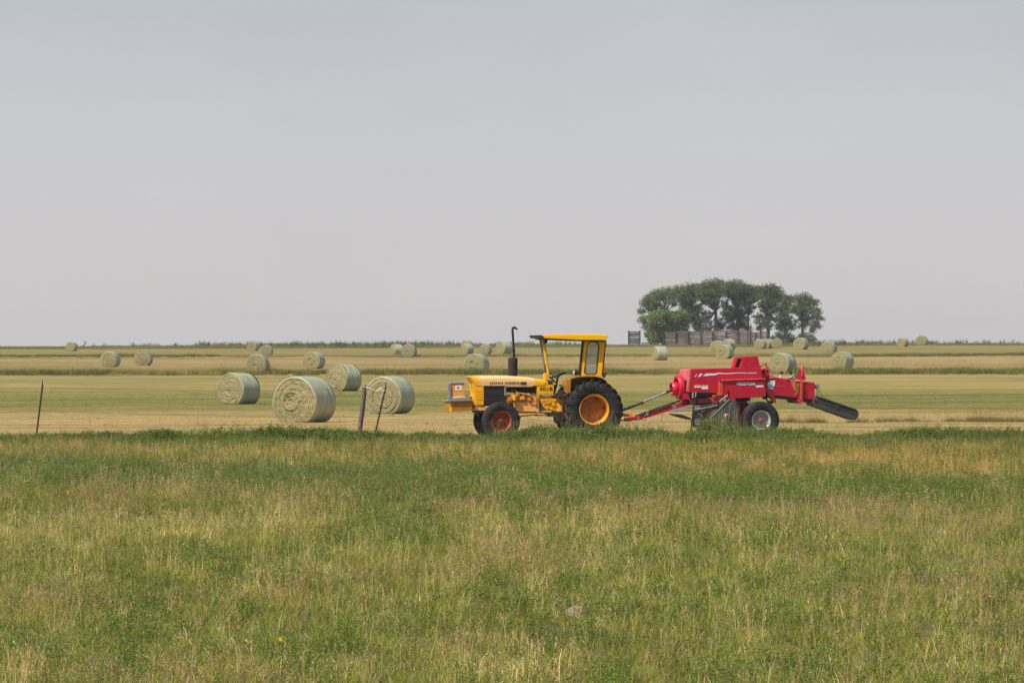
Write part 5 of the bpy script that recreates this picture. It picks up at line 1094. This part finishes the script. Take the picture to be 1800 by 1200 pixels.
# bale chamber
ch = B.part('bale_chamber', M['red'], [(1351.8, 668), (1366, 662.4), (1391, 666.6), (1410, 670.4), (1443, 673), (1442, 702.4), (1437.5, 703.6), (1366, 695.6), (1351.8, 694)], .84, 1.36, .008)
B.part('chamber_floor', M['black'], [(1352, 694.4), (1366, 696), (1437.5, 703.9), (1440, 707), (1424, 706.5), (1366, 700.8), (1350, 698.8)], .86, 1.34, .005, ch)
B.part('decal', M['whiteblue'], [(1356.6, 669.6), (1370.4, 669.2), (1369.6, 679), (1367.4, 679.4), (1366.8, 685.4), (1359.4, 684.6), (1356, 679.8)], .832, .838, 0, ch)
B.part('decal', M['white'], [(1366.6, 670), (1370.4, 669.6), (1369.6, 679), (1367, 679)], .828, .8315, 0, ch)
s2_ = MB(); B.prism(s2_, [(1370.6, 678), (1380, 679), (1392, 677.6), (1382, 680.6), (1371, 679.6)], .833, .838); s2_.build('decal_swoosh', M['dusty_red'], ch)
B.part('chamber_brace', M['dusty_red'], [(1396, 666.4), (1408, 668.6), (1407, 690), (1404.6, 686)], .78, .84, .004, ch)
B.part('warning_label', M['label_yellow'], [(1409, 674.6), (1413.6, 674.8), (1411.8, 694), (1407.4, 693.6)], .832, .838, 0, ch)
B.part('reflector', M['label_orange'], [(1406, 692), (1408, 692.2), (1407.6, 694.8), (1405.8, 694.6)], .826, .831, 0, ch)
tr = MB(); B.prism(tr, [(1406, 664), (1413, 658.6), (1416, 653.6), (1422.6, 653.6), (1424, 659), (1426, 663), (1425.4, 669.4), (1414, 668.4), (1408, 666.6)], .80, .86); tf = tr.build('tension_frame', M['sheen_red'], root, .005)
tr = MB(); p = B.P(1419.4, 644, .83); tr.lathe((p.x, p.y, 0), [(B.w(662), .05), (B.w(643.4), .05), (B.w(643), .04), (B.w(642.8), .001)], 'w', 16); tr.build('tension_spring_tube', M['sheen_red'], tf)
B.part('tension_strap', M['orange_red'], [(1416.6, 669), (1420.6, 669.4), (1419.6, 706), (1415.6, 706)], .76, .82, .004, tf)
B.part('tension_foot', M['sheen_red'], [(1413, 702), (1421.4, 704), (1421, 708.4), (1416.4, 711), (1412, 708.6)], .76, 1.44, .006, tf)
B.part('tension_foot', M['black'], [(1403.4, 704.4), (1412, 706), (1412, 709.6), (1407, 709.4), (1404, 707)], .80, 1.40, .006, tf)
hw_ = MB(); hw_.tube([B.P(1396, 666.4, .82), B.P(1402, 663.4, .80), B.P(1410, 658.6, .80), B.P(1416, 650, .80)], .014, 6); hw_.tube([B.P(1392, 668, .82), B.P(1396, 665.6, .82), B.P(1406, 667, .80)], .014, 6); hw_.build('tension_hose', M['black'], tf)
kn = MB()
for x in (1381.6, 1398.6):
    q = B.P(x, 655.4, .86); kn.lathe(tuple(q), [(.045, .001), (.04, .028), (.02, .045), (-.01, .047), (-.035, .034), (-.04, .012)], 'w', 14)
kn.build('spring_knob', M['black'], ch)
kn = MB()
for x in (1379.6, 1399.4): kn.tube([B.P(x - .6, 666, .86), B.P(x + .6, 658, .86)], .016, 7)
kn.build('knob_stem', M['white'], ch)
# knotters
k1 = MB(); k1.tube([B.P(1340.4, 646.6, .9), B.P(1351.6, 638.8, .9), B.P(1354.2, 641, .9), B.P(1356.4, 651.6, .9)], .022, 8); k1.tube([B.P(1353.4, 638, .9), B.P(1352.4, 642, .9)], .03, 8)
k1.tube([B.P(1356.6, 644, .85), B.P(1359, 653, .85)], .016, 6); kt = k1.build('knotter_arm', M['orange_red'], root)
k1 = MB()
for (x, y, r, v) in ((1347.5, 655, .085, .9), (1352.5, 659, .07, .85), (1346.5, 662, .06, .8), (1355.5, 654, .06, .95), (1351, 651, .05, .85), (1357, 662, .05, .9)):
    k1.lathe(tuple(B.P(x, y, v)), [(-.05, .01), (-.05, r), (-.02, r), (-.02, r * .8), (.03, r * .8), (.03, r), (.06, r), (.06, .01)], 'v', 14)
for k in range(9): k1.box(B.P(1343.5 + random.uniform(0, 15), 652 + random.uniform(0, 14), .85 + random.uniform(0, .3)), (random.uniform(.03, .1), .08, random.uniform(.03, .12)), Matrix.Rotation(random.uniform(-.8, .8), 3, 'Y'))
k1.build('knotter_gear', M['red'], kt, .004)
k1 = MB(); cc = B.P(1362.8, 658.6, .84); k1.tube([cc + Vector((math.cos(a) * .05, 0, math.sin(a) * .05)) for a in [2 * math.pi * k / 14 for k in range(15)]], .014, 6, caps=False); B.prism(k1, [(1358.5, 660.6), (1367, 660.2), (1368, 665), (1359, 666)], .82, 1.2); k1.build('twine_guide', M['dusty_red'], kt)
k1 = MB(); k1.tube([B.P(1351, 670.6, .78), B.P(1358, 669.4, .78), B.P(1361, 672, .80)], .02, 6); k1.tube([B.P(1352, 675, .8), B.P(1353, 684, .8), B.P(1352, 696, .8)], .03, 6); k1.build('linkage', M['black'], kt)
nd = B.part('needle_yoke', M['orange_red'], [(1351.6, 683), (1357, 681.6), (1362, 687), (1366.4, 694), (1371, 704.6), (1371.6, 708.4), (1366, 709.6), (1362, 702), (1355.6, 693.4), (1351.8, 689)], .70, .80, .008)
k1 = MB(); cc = B.P(1359.6, 701.6, .74); k1.tube([cc + Vector((math.cos(a) * .085, 0, math.sin(a) * .085)) for a in [2 * math.pi * k / 18 for k in range(19)]], .022, 6, caps=False); B.prism(k1, [(1348, 698.6), (1354, 698.8), (1353, 703), (1349, 703)], .7, .8); B.prism(k1, [(1356.6, 706), (1366, 706), (1365, 711.4), (1358.4, 711.6)], .72, .8); k1.build('needle_crank', M['black'], nd)
# rear lamp, wires and the chute
rl = MB(); rl.lathe(tuple(B.P(1446.6, 679.6, .95)), [(.02, .01), (.02, .07), (-.03, .07), (-.032, .055), (-.032, .001)], 'v', 18); rl.tube([B.P(1443, 682, .95), B.P(1447, 684, .95)], .02, 6); rl.build('rear_lamp', M['bluegrey'], root)
wr = MB(); wr.tube([B.P(1447, 684, .92), B.P(1448, 692, .92), B.P(1446.6, 700, .92)], .008, 5); wr.tube([B.P(1449, 686, .94), B.P(1454, 694, .94), B.P(1462, 701, .94), B.P(1468, 704.6, .94)], .006, 5)
wr.tube([B.P(1448, 682, .96), B.P(1452, 684, .96), B.P(1456, 692, .96)], .005, 5); wr.build('chute_chain', M['dark'], root)
cs = B.part('bale_chute', M['chute'], [(1438.6, 708.8), (1440.6, 702), (1444.2, 697.4), (1448, 697.6), (1484, 710.0), (1519.6, 722.2), (1523.4, 726.6), (1522.6, 734.6), (1518.6, 740.4), (1513, 739.6), (1476, 726.4), (1441.0, 713.8)], .80, 1.42, .012)
cr = MB()
B.prism(cr, [(1443, 702.6), (1521.6, 729.2), (1521.4, 731.2), (1442.4, 704.8)], .785, .80); B.prism(cr, [(1447, 696.6), (1519, 721.2), (1519.6, 723), (1446, 698.6)], .76, .80)
B.prism(cr, [(1483.2, 712.4), (1486.4, 713.2), (1484.4, 720), (1481.4, 719)], .77, .80); B.prism(cr, [(1440.6, 711), (1514, 737.0), (1513.6, 739.8), (1441, 714.0)], .775, .80)
cr.build('chute_rib', M['chute'], cs, .003)
bh = MB(); bh.cyl(B.P(1443.8, 706.4, .785), .03, -.01, .02, 'v', 10); bh.build('chute_pivot', M['black'], cs)
B.part('chute_hanger', M['dark'], [(1427, 704.8), (1441, 703.6), (1441.4, 709), (1433, 708.8), (1428, 707.6)], .88, 1.34, .006)
# ------------------------------------------------------------------ smoky summer air
m = bpy.data.materials.new('smoky_air'); m.use_nodes = True; t = m.node_tree; t.nodes.clear(); o_ = t.nodes.new('ShaderNodeOutputMaterial'); pv = t.nodes.new('ShaderNodeVolumePrincipled')
pv.inputs['Density'].default_value = 0.00013; pv.inputs['Color'].default_value = (0.86, 0.87, 0.90, 1); pv.inputs['Anisotropy'].default_value = 0.3; t.links.new(pv.outputs[0], o_.inputs['Volume'])
hz = MB(); hz.box((0, 1290, 10.5), (3000, 2720, 36.0)); tag(hz.build('haze', m), 'thin smoky haze over the whole plain', kind='stuff')
scene.cycles.volume_bounces = 0
